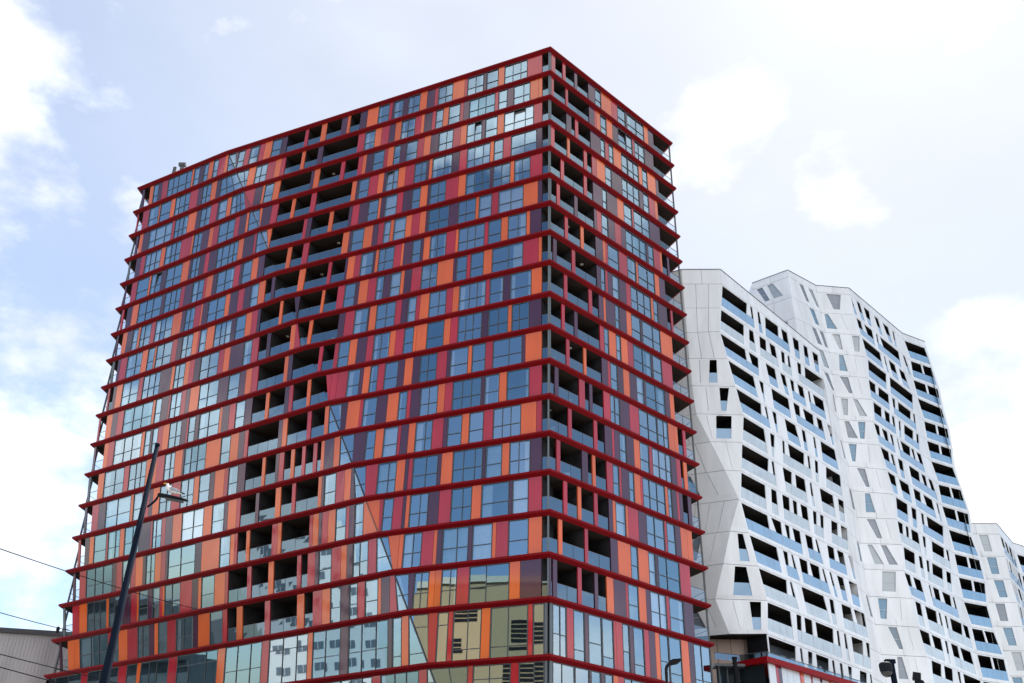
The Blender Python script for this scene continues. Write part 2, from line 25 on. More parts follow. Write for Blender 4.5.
RIGHT_FACE = [[[-0.09,"P",1],[0.22,"r",1],[0.76,"D",1],[1.77,"r",1],[2.18,"D",1],[3.42,"p",1],[3.83,"D",1],[5.41,"p",1],[6.38,"w",1],[7.31,"o",1],[8.85,"r",1],[9.75,"w",1],[11.04,"p",1],[11.23,"w",2],[13.96,"o",1],[14.62,"p",1],[15.51,"E",1]],[[-0.09,"P",1],[0.23,"r",1],[0.56,"D",1],[2.15,"r",1],[2.49,"D",1],[5.43,"p",1],[6.17,"r",1],[6.49,"o",1],[7.06,"w",1],[7.99,"o",1],[8.86,"p",1],[9.68,"w",2],[11.92,"r",1],[12.22,"w",2],[13.84,"p",1],[15.25,"E",1]],[[-0.08,"P",1],[0.23,"D",1],[2.21,"p",1],[2.91,"D",1],[3.41,"r",1],[3.85,"D",1],[5.55,"p",1],[6.94,"w",1],[7.64,"r",1],[8.17,"w",1],[8.86,"o",1],[10.01,"w",1],[11.01,"w",2],[12.69,"o",1],[13.21,"w",1],[14.06,"o",1],[15.34,"p",1],[15.81,"E",1]],[[-0.08,"P",1],[0.17,"r",1],[0.64,"D",1],[2.31,"o",1],[2.66,"D",1],[4.54,"r",1],[4.99,"D",1],[5.66,"r",1],[6.33,"o",1],[7.51,"w",1],[8.46,"p",1],[9.95,"w",3],[12.58,"p",1],[13.14,"w",1],[14.05,"r",1],[14.96,"o",1],[15.42,"E",1]],[[-0.11,"P",1],[0.17,"D",1],[1.42,"r",1],[1.86,"D",1],[4.47,"r",1],[4.9,"D",1],[5.7,"p",1],[6.97,"w",1],[7.65,"p",1],[9.1,"o",1],[10.03,"w",1],[11.27,"r",1],[11.49,"w",2],[13.91,"p",1],[15.49,"E",1]],[[-0.1,"P",1],[0.23,"D",1],[0.9,"r",1],[1.31,"D",1],[3.14,"p",1],[3.58,"D",1],[5.76,"p",1],[6.11,"r",1],[6.75,"w",1],[7.71,"p",1],[8.61,"r",1],[9.5,"p",1],[10.12,"w",3],[13.22,"p",1],[13.4,"w",1],[14.28,"r",1],[15.21,"o",1],[15.55,"D",1],[16.34,"p",1],[16.68,"E",1]],[[-0.13,"P",1],[0.17,"D",1],[1.89,"r",1],[2.29,"D",1],[3.9,"o",1],[4.31,"D",1],[5.85,"p",1],[6.82,"o",1],[7.18,"r",1],[7.47,"w",1],[9.02,"r",1],[10.18,"w",1],[11.45,"o",1],[11.71,"w",2],[14.17,"o",1],[14.82,"p",1],[15.71,"E",1]],[[-0.17,"P",1],[0.17,"D",1],[0.44,"p",1],[0.88,"D",1],[2.73,"r",1],[3.16,"D",1],[5.89,"p",1],[6.41,"w",1],[7.05,"r",1],[7.34,"p",1],[7.96,"w",1],[8.91,"p",1],[9.85,"r",1],[10.46,"w",3],[13.37,"o",1],[13.69,"w",1],[14.4,"p",1],[15.74,"D",1],[16.29,"r",1],[16.62,"E",1]],[[-0.22,"P",1],[0.18,"D",1],[1.74,"r",1],[2.15,"D",1],[4.76,"r",1],[5.21,"D",1],[6.05,"p",1],[6.67,"o",1],[6.95,"p",1],[8.16,"w",1],[8.78,"p",1],[9.71,"o",1],[10.36,"w",1],[11.68,"p",1],[11.88,"w",2],[14.48,"o",1],[15.87,"o",1],[16.2,"E",1]],[[-0.21,"P",1],[0.18,"D",1],[1.42,"r",1],[1.8,"D",1],[2.93,"p",1],[3.33,"D",1],[6.08,"r",1],[6.6,"w",1],[7.23,"o",1],[8.14,"w",1],[8.81,"o",1],[9.68,"r",1],[10.42,"w",2],[12.96,"p",1],[13.11,"w",1],[14.41,"r",1],[15.88,"E",1]],[[-0.23,"P",1],[0.18,"D",1],[1.93,"r",1],[2.33,"D",1],[3.97,"o",1],[4.32,"D",1],[6.18,"p",1],[6.93,"r",1],[7.27,"w",1],[8.22,"p",1],[8.92,"o",1],[9.72,"p",1],[10.64,"w",1],[11.66,"p",1],[11.85,"w",2],[14.57,"p",1],[15.21,"o",1],[15.84,"E",1]],[[-0.25,"P",1],[0.1,"D",1],[0.59,"p",1],[1.04,"D",1],[3.38,"r",1],[4.06,"D",1],[4.58,"p",1],[4.96,"D",1],[6.29,"r",1],[7.1,"w",2],[8.34,"p",1],[9.54,"r",1],[10.74,"w",2],[13.2,"w",2],[14.71,"o",1],[15.52,"o",1],[16.04,"D",1],[16.76,"r",1],[17.18,"E",1]],[[-0.27,"P",1],[-0.0,"D",1],[2.08,"r",1],[2.49,"D",1],[5.01,"r",1],[5.44,"D",1],[6.3,"p",1],[7.18,"r",1],[7.45,"p",1],[8.08,"w",1],[8.98,"p",1],[9.9,"o",1],[10.65,"w",1],[11.87,"r",1],[12.26,"w",3],[14.8,"p",1],[15.5,"r",1],[16.11,"D",1],[16.52,"o",1],[17.03,"E",1]],[[-0.29,"P",1],[-0.01,"D",1],[0.78,"r",1],[1.2,"D",1],[3.55,"p",1],[4.24,"D",1],[4.74,"o",1],[5.11,"D",1],[6.4,"r",1],[7.12,"w",1],[7.91,"r",1],[8.17,"p",1],[9.06,"w",1],[9.75,"o",1],[10.51,"r",1],[10.79,"w",3],[13.71,"o",1],[14.06,"w",1],[14.64,"p",1],[15.27,"r",1],[15.57,"p",1],[16.07,"D",1],[16.77,"p",1],[17.28,"E",1]],[[-0.31,"P",1],[-0.02,"D",1],[1.49,"r",1],[1.92,"D",1],[3.03,"o",1],[3.43,"D",1],[4.84,"r",1],[5.26,"D",1],[6.5,"p",1],[6.97,"o",1],[7.31,"w",1],[8.52,"o",1],[8.78,"r",1],[10.02,"p",1],[11.01,"w",2],[13.32,"r",1],[13.61,"w",1],[14.75,"p",1],[15.43,"o",1],[16.31,"o",1],[17.0,"E",1]],[[-0.33,"P",1],[-0.03,"D",1],[0.95,"o",1],[1.36,"D",1],[3.72,"r",1],[4.09,"D",1],[6.57,"p",1],[7.41,"o",1],[8.9,"w",1],[9.8,"o",1],[11.04,"w",1],[11.93,"p",1],[12.21,"w",2],[14.99,"r",1],[16.34,"E",1]],[[-0.34,"P",1],[-0.05,"p",1],[0.21,"D",1],[0.38,"p",1],[0.82,"D",1],[2.9,"r",1],[3.33,"D",1],[4.68,"p",1],[5.07,"D",1],[6.0,"o",1],[6.77,"p",1],[8.12,"r",1],[8.42,"w",1],[9.64,"o",1],[10.5,"p",1],[11.02,"w",2],[12.98,"r",1],[13.34,"w",1],[15.18,"p",1],[16.41,"E",1]],[[0.1,"P",1],[0.35,"w",2],[1.75,"r",1],[2.41,"w",1],[3.58,"p",1],[3.93,"w",1],[5.38,"w",1],[6.63,"r",1],[6.87,"r",1],[7.59,"w",1],[8.4,"p",1],[8.81,"w",1],[10.06,"r",1],[10.6,"p",1],[11.34,"o",1],[11.85,"w",1],[12.99,"w",1],[14.52,"o",1],[15.43,"p",1],[16.08,"w",2]],[[0.07,"P",1],[0.35,"w",2],[2.51,"w",1],[3.96,"p",1],[4.11,"w",1],[5.15,"p",1],[5.53,"w",1],[6.44,"o",1],[6.98,"r",1],[7.6,"w",3],[10.75,"r",1],[11.42,"w",3],[15.24,"p",1]]]
FRONT_LINES = [[[14.0,86.6],[18.0,84.25],[22.15,84.05],[36.93,98.98]],[[14.0,86.6],[18.0,84.2],[21.72,84.0],[37.09,99.22]],[[14.0,86.6],[18.0,84.1],[21.28,83.68],[36.78,99.04]],[[14.0,86.6],[18.0,84.1],[21.84,83.87],[36.99,99.11]],[[14.0,86.6],[18.1,84.2],[22.42,84.14],[36.96,98.88]],[[14.0,86.6],[18.3,84.3],[22.91,84.27],[37.09,98.87]],[[14.0,86.6],[19.4,84.1],[22.41,84.06],[37.02,98.94]],[[14.0,86.6],[20.45,83.75],[21.98,83.83],[37.04,99.12]],[[14.0,86.6],[21.4,83.28],[21.58,83.63],[37.14,99.45]],[[14.0,86.6],[20.3,83.4],[22.08,83.79],[37.07,99.1]],[[14.0,86.6],[19.4,83.4],[22.62,83.9],[37.33,99.07]],[[14.0,86.6],[18.5,83.85],[23.12,83.97],[37.34,99.0]],[[14.0,86.6],[19.5,83.8],[22.64,83.39],[37.06,99.07]],[[14.0,86.6],[19.6,83.8],[22.64,83.39],[37.06,99.07]],[[14.0,86.6],[19.6,83.8],[22.64,83.39],[37.06,99.07]],[[14.0,86.6],[19.6,83.8],[22.64,83.39],[37.06,99.07]]]
REAR_LINES = [[[31.1,103.0],[34.9,99.8],[39.46,103.15],[43.92,103.59],[54.95,114.69],[59.07,116.95]],[[31.1,103.0],[34.9,99.8],[39.69,103.39],[43.92,103.65],[55.44,115.1],[59.5,117.21]],[[31.1,103.0],[34.9,99.8],[39.66,103.12],[44.28,103.68],[55.15,114.95],[60.11,117.86]],[[31.1,103.0],[34.9,99.8],[39.66,102.9],[44.51,103.85],[54.94,114.44],[60.05,117.88]],[[31.1,103.0],[34.9,99.8],[39.63,103.02],[44.27,103.74],[55.56,115.26],[60.14,117.79]],[[31.1,103.0],[34.9,99.8],[39.6,103.08],[44.12,103.56],[55.2,114.88],[60.02,117.81]],[[31.1,103.0],[34.9,99.8],[39.53,103.14],[43.77,103.36],[55.04,114.59],[59.18,116.88]],[[31.1,103.0],[34.9,99.8],[39.5,102.82],[44.09,103.52],[55.55,115.05],[59.58,116.93]],[[31.1,103.0],[34.9,99.8],[39.64,102.83],[44.38,103.67],[55.22,114.69],[60.23,117.62]],[[31.1,103.0],[34.9,99.8],[39.74,102.9],[44.61,103.66],[55.53,114.84],[60.04,117.84]],[[31.1,103.0],[34.9,99.8],[39.83,103.25],[44.37,103.5],[55.71,115.14],[60.36,117.73]],[[31.1,103.0],[34.9,99.8],[39.68,103.18],[44.36,103.34],[55.46,114.83],[60.24,117.45]],[[31.1,103.0],[34.9,99.8],[39.52,102.9],[43.98,103.2],[55.4,114.76],[59.4,116.62]],[[31.1,103.0],[34.9,99.8],[39.52,102.73],[44.39,103.2],[55.84,115.05],[59.72,117.09]],[[31.1,103.0],[34.9,99.8],[39.59,102.53],[44.53,103.4],[55.83,115.16],[60.51,117.58]],[[31.1,103.0],[34.9,99.8],[39.87,102.89],[44.87,103.54],[55.83,115.16],[60.51,117.58]],[[31.1,103.0],[34.9,99.8],[39.87,102.89],[44.87,103.54],[55.83,115.16],[60.51,117.58]],[[31.1,103.0],[34.9,99.8],[39.87,102.89],[44.87,103.54],[55.83,115.16],[60.51,117.58]],[[31.1,103.0],[34.9,99.8],[39.87,102.89],[44.87,103.54],[55.83,115.16],[60.51,117.58]]]
FRONT_LOGGIAS = {0:[[0.0,0.235,0.001,0.231],[0.263,0.286,0.278,0.297],[0.335,0.357,0.342,0.371],[0.411,0.544,0.41,0.541],[0.574,0.638,0.586,0.646],[0.695,0.762,0.699,0.756],[0.813,0.859,0.809,0.857],[0.911,0.978,0.913,0.966]],1:[[-0.003,0.205,0.001,0.208],[0.252,0.292,0.255,0.308],[0.346,0.409,0.353,0.414],[0.44,0.496,0.459,0.515],[0.553,0.588,0.559,0.591],[0.617,0.637,0.623,0.651],[0.714,0.754,0.721,0.755],[0.791,0.991,0.792,0.993]],2:[[-0.002,0.218,-0.004,0.205],[0.247,0.335,0.249,0.31],[0.401,0.489,0.396,0.479],[0.538,0.586,0.539,0.581],[0.632,0.67,0.623,0.652],[0.705,0.763,0.7,0.756],[0.811,0.832,0.801,0.822],[0.862,0.973,0.861,0.965]],3:[[-0.005,0.227,-0.003,0.221],[0.277,0.318,0.275,0.297],[0.391,0.556,0.378,0.546],[0.602,0.667,0.599,0.653],[0.699,0.804,0.704,0.794],[0.839,0.899,0.84,0.901],[0.955,0.996,0.965,1.007]],4:[[-0.004,0.232,0.0,0.207],[0.263,0.287,0.257,0.277],[0.336,0.377,0.331,0.357],[0.459,0.568,0.452,0.573],[0.631,0.668,0.62,0.657],[0.751,0.774,0.739,0.764],[0.831,0.99,0.818,0.989]],5:[[-0.002,0.196,0.004,0.216],[0.252,0.297,0.263,0.294],[0.372,0.395,0.375,0.398],[0.427,0.596,0.444,0.589],[0.628,0.653,0.634,0.658],[0.708,0.744,0.705,0.738],[0.832,1.005,0.821,0.994]],6:[[-0.002,0.24,0.001,0.234],[0.265,0.29,0.279,0.3],[0.369,0.458,0.383,0.451],[0.49,0.585,0.493,0.592],[0.633,0.654,0.638,0.663],[0.736,0.878,0.742,0.879],[0.932,0.996,0.926,0.985]],7:[[-0.004,0.205,-0.001,0.21],[0.256,0.303,0.257,0.31],[0.353,0.419,0.359,0.418],[0.448,0.489,0.453,0.487],[0.52,0.587,0.53,0.59],[0.64,0.677,0.636,0.666],[0.711,0.747,0.704,0.734],[0.823,0.889,0.81,0.874],[0.921,0.988,0.914,0.977]],8:[[-0.005,0.216,-0.001,0.207],[0.245,0.33,0.261,0.315],[0.36,0.401,0.358,0.384],[0.427,0.496,0.425,0.485],[0.54,0.606,0.537,0.596],[0.633,0.653,0.635,0.661],[0.747,0.812,0.739,0.802],[0.841,0.908,0.846,0.907],[0.955,0.998,0.965,1.014]],9:[[-0.002,0.23,-0.013,0.221],[0.283,0.326,0.274,0.303],[0.355,0.373,0.347,0.373],[0.426,0.501,0.415,0.48],[0.522,0.612,0.52,0.594],[0.64,0.659,0.638,0.662],[0.71,0.731,0.708,0.733],[0.786,0.851,0.786,0.842],[0.905,0.995,0.896,0.98]],10:[[-0.001,0.241,-0.001,0.216],[0.267,0.287,0.263,0.291],[0.371,0.58,0.369,0.589],[0.634,0.676,0.624,0.666],[0.754,0.852,0.745,0.855],[0.88,1.02,0.895,1.043]],11:[[-0.002,0.204,-0.002,0.219],[0.257,0.303,0.261,0.304],[0.33,0.404,0.339,0.41],[0.435,0.61,0.449,0.609],[0.643,0.667,0.653,0.68],[0.718,0.74,0.728,0.756],[0.796,0.921,0.808,0.918],[0.954,1.03,0.962,1.033]],12:[[0.009,0.243,-0.007,0.228],[0.279,0.3,0.277,0.298],[0.353,0.396,0.34,0.377],[0.426,0.55,0.423,0.531],[0.579,0.604,0.577,0.602],[0.656,0.684,0.652,0.681],[0.74,0.782,0.735,0.761],[0.866,0.942,0.844,0.917],[0.974,0.996,0.968,0.99],[1.055,1.072,1.042,1.061]],13:[[0.245,0.307,0.237,0.298],[0.36,0.392,0.345,0.377],[0.446,0.557,0.442,0.557],[0.614,0.66,0.603,0.649],[0.719,0.803,0.713,0.797],[0.864,0.952,0.852,0.939]]}
FRONT_END_WINDOWS = {3:[[0.539,0.716,0.47,0.656]],4:[[0.63,0.849,0.59,0.746]],5:[[0.425,0.755,0.325,0.718]],9:[[0.402,0.69,0.45,0.75]],10:[[0.342,0.664,0.343,0.702]],11:[[0.666,0.883,0.661,0.866]]}
REAR_LOGGIAS = {0:[[-0.046,0.009,-0.007,0.046],[0.108,0.171,0.127,0.188],[0.234,0.341,0.25,0.327],[0.427,0.504,0.446,0.51],[0.586,0.695,0.612,0.694],[0.775,0.809,0.756,0.79]],1:[[0.04,0.115,0.031,0.108],[0.168,0.309,0.184,0.299],[0.371,0.402,0.358,0.39],[0.443,0.785,0.469,0.79],[0.862,0.906,0.904,0.974]],2:[[0.032,0.36,0.035,0.353],[0.428,0.455,0.424,0.458],[0.522,0.648,0.527,0.654],[0.725,0.836,0.732,0.861]],3:[[0.043,0.386,0.033,0.355],[0.454,0.916,0.427,0.865]],4:[[0.009,0.124,-0.014,0.108],[0.173,0.353,0.152,0.341],[0.416,0.469,0.411,0.453],[0.522,0.762,0.507,0.736],[0.803,0.841,0.799,0.833]],5:[[0.031,0.172,0.031,0.16],[0.219,0.316,0.224,0.305],[0.352,0.401,0.357,0.398],[0.477,0.513,0.462,0.496],[0.578,0.751,0.557,0.719],[0.807,0.853,0.785,0.83]],6:[[-0.022,0.093,-0.004,0.066],[0.132,0.226,0.14,0.202],[0.269,0.319,0.261,0.296],[0.39,0.41,0.372,0.397],[0.451,0.622,0.447,0.577],[0.639,0.692,0.634,0.672],[0.735,0.821,0.74,0.811]],7:[[-0.019,0.138,0.004,0.117],[0.167,0.216,0.171,0.211],[0.29,0.374,0.281,0.356],[0.479,0.661,0.477,0.646],[0.697,0.778,0.722,0.783],[0.826,0.897,0.854,0.933]],8:[[0.014,0.145,0.022,0.123],[0.212,0.384,0.204,0.366],[0.471,0.601,0.446,0.565],[0.65,0.825,0.66,0.817],[0.905,0.94,0.89,0.924]],9:[[0.048,0.246,0.038,0.226],[0.312,0.402,0.301,0.378],[0.487,0.537,0.476,0.52],[0.589,0.909,0.582,0.867]],10:[[0.018,0.103,-0.012,0.074],[0.148,0.2,0.126,0.171],[0.24,0.363,0.22,0.354],[0.434,0.491,0.422,0.463],[0.599,0.824,0.574,0.797],[0.857,0.908,0.859,0.899]],11:[[0.031,0.218,0.034,0.206],[0.284,0.345,0.29,0.35],[0.417,0.469,0.41,0.454],[0.521,0.714,0.503,0.691],[0.78,0.869,0.759,0.846]],12:[[-0.013,0.097,-0.022,0.071],[0.142,0.266,0.133,0.252],[0.394,0.425,0.375,0.399],[0.465,0.573,0.446,0.543],[0.622,0.771,0.616,0.733],[0.809,0.847,0.791,0.83]],13:[[0.036,0.126,0.033,0.121],[0.194,0.381,0.196,0.365],[0.416,0.452,0.42,0.456],[0.52,0.562,0.525,0.559],[0.616,0.827,0.616,0.802],[0.847,0.944,0.864,0.952]],14:[[-0.115,0.166,-0.13,0.145],[0.204,0.362,0.204,0.349],[0.428,0.473,0.416,0.454],[0.535,0.66,0.531,0.652],[0.699,0.898,0.713,0.906]],15:[[0.074,0.244,0.05,0.203],[0.289,0.442,0.269,0.408],[0.527,0.581,0.527,0.564],[0.636,0.976,0.629,0.922]],16:[[0.164,0.347,0.138,0.319],[0.452,0.558,0.423,0.529],[0.645,0.869,0.615,0.838]]}
REAR_END_WINDOWS = {0:[[0.273,0.714,0.356,0.642]],1:[[0.086,0.194,0.082,0.309]],2:[[0.186,0.403,0.263,0.404],[0.755,0.973,0.74,0.905]],3:[[0.263,0.376,0.236,0.422]],4:[[0.2,0.43,0.322,0.47]],5:[[0.141,0.338,0.153,0.303],[0.485,0.6,0.569,0.752]],6:[[0.163,0.292,0.161,0.385],[0.545,0.765,0.516,0.671]],7:[[0.139,0.355,0.136,0.267]],8:[[0.218,0.427,0.302,0.437]],9:[[0.289,0.406,0.261,0.46]],10:[[0.234,0.449,0.357,0.512]],11:[[0.163,0.276,0.238,0.427],[0.49,0.619,0.587,0.776]],12:[[0.446,0.79,0.371,0.7]],13:[[0.189,0.401,0.166,0.328]],14:[[0.278,0.481,0.366,0.499]],15:[[0.334,0.438,0.307,0.475]]}
TIP_X = [-0.001791,0.026675,-0.017497,-43.504882]
TIP_Y = [0.003649,-0.0567,0.544032,86.238203]
FOLD_U = [0.003126,-1.638826,38.102029]

EXPOSURE = 1.06
SKY_STRENGTH = 0.12
CLOUD_LO, CLOUD_HI = 4.2, 7.6
VEIL_LO, VEIL_HI = 0.0, 0.15
FRONT_LIT = 1.25
DUST = 0.8

CAM_H = 1.7
FH = 3.05
H17 = 17.039 + CAM_H          # level of the eighteenth red slab
CORNER = (2.972, 63.655)
RIGHT_TIP = (16.551, 76.549)
MAIN_DIR = (-0.90859, 0.41770)
LEVELS = list(range(18)) + [18.24, 19.5]
SLAB = 0.36
# ------------------------------------------------------------------ helpers
class MB:
    """collects faces and links them as ONE mesh object"""
    def __init__(s): s.v, s.f, s.m = [], [], []
    def quad(s, pts, m=0):
        i = len(s.v); s.v += [tuple(p) for p in pts]; s.f.append(tuple(range(i, i + len(pts)))); s.m.append(m)
    def prism(s, pts, off, m=0, mside=None):
        """polygon pts seen from outside, extruded by the vector off"""
        n = len(pts); i = len(s.v); off = Vector(off)
        s.v += [tuple(p) for p in pts] + [tuple(Vector(p) + off) for p in pts]
        s.f.append(tuple(range(i, i + n))); s.m.append(m)
        s.f.append(tuple(range(i + 2 * n - 1, i + n - 1, -1))); s.m.append(m if mside is None else mside)
        for a in range(n):
            b = (a + 1) % n
            s.f.append((i + b, i + a, i + n + a, i + n + b)); s.m.append(m if mside is None else mside)
    def box(s, lo, hi, m=0):
        x0, y0, z0 = lo; x1, y1, z1 = hi
        s.prism([(x0, y0, z1), (x1, y0, z1), (x1, y1, z1), (x0, y1, z1)], (0, 0, z0 - z1), m)
    def tube(s, pts, rad, n=10, m=0, cap=True):
        pts = [Vector(p) for p in pts]; rad = rad if isinstance(rad, (list, tuple)) else [rad] * len(pts)
        rings = []
        for i, p in enumerate(pts):
            d = (pts[min(i + 1, len(pts) - 1)] - pts[max(i - 1, 0)]).normalized()
            a = d.cross(Vector((0, 0, 1)))
            if a.length < 1e-3: a = d.cross(Vector((0, 1, 0)))
            a.normalize(); b = d.cross(a)
            base = len(s.v)
            for k in range(n):
                t = 2 * math.pi * k / n
                s.v.append(tuple(p + (a * math.cos(t) + b * math.sin(t)) * rad[i]))
            rings.append(base)
        for i in range(len(rings) - 1):
            for k in range(n):
                s.f.append((rings[i] + k, rings[i] + (k + 1) % n, rings[i + 1] + (k + 1) % n, rings[i + 1] + k)); s.m.append(m)
        if cap:
            s.f.append(tuple(rings[0] + k for k in range(n - 1, -1, -1))); s.m.append(m)
            s.f.append(tuple(rings[-1] + k for k in range(n))); s.m.append(m)
    def build(s, name, mats, parent=None, smooth=False):
        me = bpy.data.meshes.new(name); me.from_pydata(s.v, [], s.f); me.update()
        if not isinstance(mats, (list, tuple)): mats = [mats]
        for m in mats: me.materials.append(m)
        me.polygons.foreach_set('material_index', s.m)
        if smooth: me.polygons.foreach_set('use_smooth', [True] * len(s.f))
        o = bpy.data.objects.new(name, me); C.objects.link(o)
        if parent is not None: o.parent = parent
        return o

def tag(o, label=None, cat=None, group=None, kind=None):
    if label: o['label'] = label
    if cat: o['category'] = cat
    if group: o['group'] = group
    if kind: o['kind'] = kind
    return o
def thing(name, label, cat, group=None):
    o = bpy.data.objects.new(name, None); C.objects.link(o); o.empty_display_size = 0.5
    return tag(o, label, cat, group)

# ------------------------------------------------------------------ materials
def mat(name, color, rough=0.5, spec=0.5, metal=0.0, noise=None, bump=None, coat=0.0, streak=None):
    m = bpy.data.materials.new(name); m.use_nodes = True
    nt = m.node_tree; b = nt.nodes['Principled BSDF']; N = nt.nodes.new; Lk = nt.links.new
    b.inputs['Roughness'].default_value = rough; b.inputs['Metallic'].default_value = metal
    b.inputs['Specular IOR Level'].default_value = spec; b.inputs['Coat Weight'].default_value = coat
    b.inputs['Coat Roughness'].default_value = 0.04
    b.inputs['Base Color'].default_value = (*color, 1)
    geo = N('ShaderNodeNewGeometry')
    if noise:
        sc, amt = noise[:2]; isl = noise[2] if len(noise) > 2 else 0.0
        mp = N('ShaderNodeMapping'); mp.inputs['Scale'].default_value = (1, 1, 0.18) if streak else (1, 1, 1)
        Lk(geo.outputs['Position'], mp.inputs['Vector'])
        tx = N('ShaderNodeTexNoise'); tx.inputs['Scale'].default_value = sc; tx.inputs['Detail'].default_value = 5
        Lk(mp.outputs['Vector'], tx.inputs['Vector'])
        mr = N('ShaderNodeMapRange'); mr.inputs['From Min'].default_value = 0.3; mr.inputs['From Max'].default_value = 0.7
        mr.inputs['To Min'].default_value = 1 - amt; mr.inputs['To Max'].default_value = 1 + amt
        Lk(tx.outputs['Fac'], mr.inputs['Value'])
        mx = N('ShaderNodeVectorMath'); mx.operation = 'SCALE'; mx.inputs[0].default_value = color
        ri = N('ShaderNodeMapRange'); ri.inputs['To Min'].default_value = 1 - isl; ri.inputs['To Max'].default_value = 1 + isl; Lk(geo.outputs['Random Per Island'], ri.inputs['Value'])
        mu = N('ShaderNodeMath'); mu.operation = 'MULTIPLY'; Lk(mr.outputs['Result'], mu.inputs[0]); Lk(ri.outputs['Result'], mu.inputs[1])
        Lk(mu.outputs[0], mx.inputs['Scale']); Lk(mx.outputs['Vector'], b.inputs['Base Color'])
    if bump:
        sc, dist = bump
        t2 = N('ShaderNodeTexNoise'); t2.inputs['Scale'].default_value = sc; t2.inputs['Detail'].default_value = 2
        Lk(geo.outputs['Position'], t2.inputs['Vector'])
        bp = N('ShaderNodeBump'); bp.inputs['Strength'].default_value = 1.0; bp.inputs['Distance'].default_value = dist
        Lk(t2.outputs['Fac'], bp.inputs['Height']); Lk(bp.outputs['Normal'], b.inputs['Normal'])
        if coat: Lk(bp.outputs['Normal'], b.inputs['Coat Normal'])
    return m

def glass(name, tint, refl, base, bump=(0.6, 0.004)):
    """coated pane: clear tinted sheet under a mirror-like coating; both from real reflection and transmission"""
    m = bpy.data.materials.new(name); m.use_nodes = True
    nt = m.node_tree; nt.nodes.clear(); N = nt.nodes.new; Lk = nt.links.new
    out = N('ShaderNodeOutputMaterial'); mix = N('ShaderNodeMixShader')
    tr = N('ShaderNodeBsdfTransparent'); tr.inputs['Color'].default_value = (*tint, 1)
    gl = N('ShaderNodeBsdfGlossy'); gl.inputs['Color'].default_value = (*refl, 1); gl.inputs['Roughness'].default_value = 0.012
    lw = N('ShaderNodeLayerWeight'); lw.inputs['Blend'].default_value = 0.35
    mr = N('ShaderNodeMapRange'); mr.inputs['To Min'].default_value = base; mr.inputs['To Max'].default_value = 0.95
    Lk(lw.outputs['Fresnel'], mr.inputs['Value'])
    geo = N('ShaderNodeNewGeometry'); t = N('ShaderNodeTexNoise'); t.inputs['Scale'].default_value = bump[0]; t.inputs['Detail'].default_value = 1
    Lk(geo.outputs['Position'], t.inputs['Vector'])
    bp = N('ShaderNodeBump'); bp.inputs['Strength'].default_value = 1; bp.inputs['Distance'].default_value = bump[1]
    Lk(t.outputs['Fac'], bp.inputs['Height']); Lk(bp.outputs['Normal'], gl.inputs['Normal'])
    Lk(mr.outputs['Result'], mix.inputs['Fac']); Lk(tr.outputs['BSDF'], mix.inputs[1]); Lk(gl.outputs['BSDF'], mix.inputs[2])
    Lk(mix.outputs['Shader'], out.inputs['Surface'])
    return m

WAVE = (0.7, 0.0025)
M_ORANGE = mat('orange panel', (0.66, 0.115, 0.020), 0.06, 0.75, noise=(0.9, 0.07, 0.10), streak=True, bump=WAVE)
M_RED = mat('crimson panel', (0.40, 0.018, 0.030), 0.06, 0.75, noise=(0.9, 0.09, 0.14), streak=True, bump=WAVE)
M_PLUM = mat('plum panel', (0.062, 0.016, 0.040), 0.06, 0.75, noise=(0.9, 0.10, 0.22), streak=True, bump=WAVE)
for m_ in (M_ORANGE, M_RED, M_PLUM): m_.node_tree.nodes['Principled BSDF'].inputs['IOR'].default_value = 1.5
M_SLAB = mat('dark red slab edge', (0.185, 0.0018, 0.005), 0.6, 0.12, noise=(0.5, 0.10))
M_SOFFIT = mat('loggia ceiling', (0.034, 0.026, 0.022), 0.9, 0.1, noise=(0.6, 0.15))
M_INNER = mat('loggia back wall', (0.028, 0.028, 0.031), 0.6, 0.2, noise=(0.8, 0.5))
M_FRAME = mat('grey window frame', (0.075, 0.080, 0.085), 0.45, 0.4)
M_POST = mat('grey corner post', (0.115, 0.135, 0.15), 0.4, 0.4)
M_CURTAIN = mat('pale curtain', (0.85, 0.86, 0.84), 0.9, 0.1, noise=(3.0, 0.08))
M_LAMPDISC = mat('ceiling lamp', (0.8, 0.8, 0.75), 0.4)
M_PANE = glass('window glass', (0.80, 0.86, 0.90), (0.62, 0.85, 1.0), 0.36, (0.5, 0.0010))
M_PANES = [M_PANE, glass('window glass deep', (0.62, 0.74, 0.82), (0.52, 0.81, 1.0), 0.28, (0.6, 0.0014)), glass('window glass pale', (0.84, 0.88, 0.90), (0.72, 0.89, 1.0), 0.42, (0.4, 0.0012))]
M_CLEAR = glass('clear balustrade glass', (0.86, 0.90, 0.92), (0.62, 0.84, 1.0), 0.10, (0.5, 0.0015))
M_RAIL = glass('balustrade glass', (0.30, 0.36, 0.40), (0.58, 0.82, 1.0), 0.20, (0.5, 0.0015))
M_ROOF = mat('roof gravel', (0.25, 0.24, 0.23), 0.9, 0.1)
PANEL = {'o': M_ORANGE, 'r': M_RED, 'p': M_PLUM, 'P': M_POST}
M_WHITE = mat('white cladding', (0.79, 0.805, 0.82), 0.32, 0.5, noise=(0.9, 0.085, 0.035), streak=True)
M_WHITE2 = mat('white spandrel panel', (0.88, 0.89, 0.89), 0.28, 0.5, noise=(0.5, 0.06), streak=True)
M_JOINT = mat('joint backing', (0.09, 0.09, 0.10), 0.8, 0.2)
M_BALGLASS = mat('sky-painted balustrade glass', (0.22, 0.39, 0.58), 0.06, 0.9, noise=(0.3, 0.10), bump=(0.8, 0.004))  # blue of the reflected sky is painted into the base colour
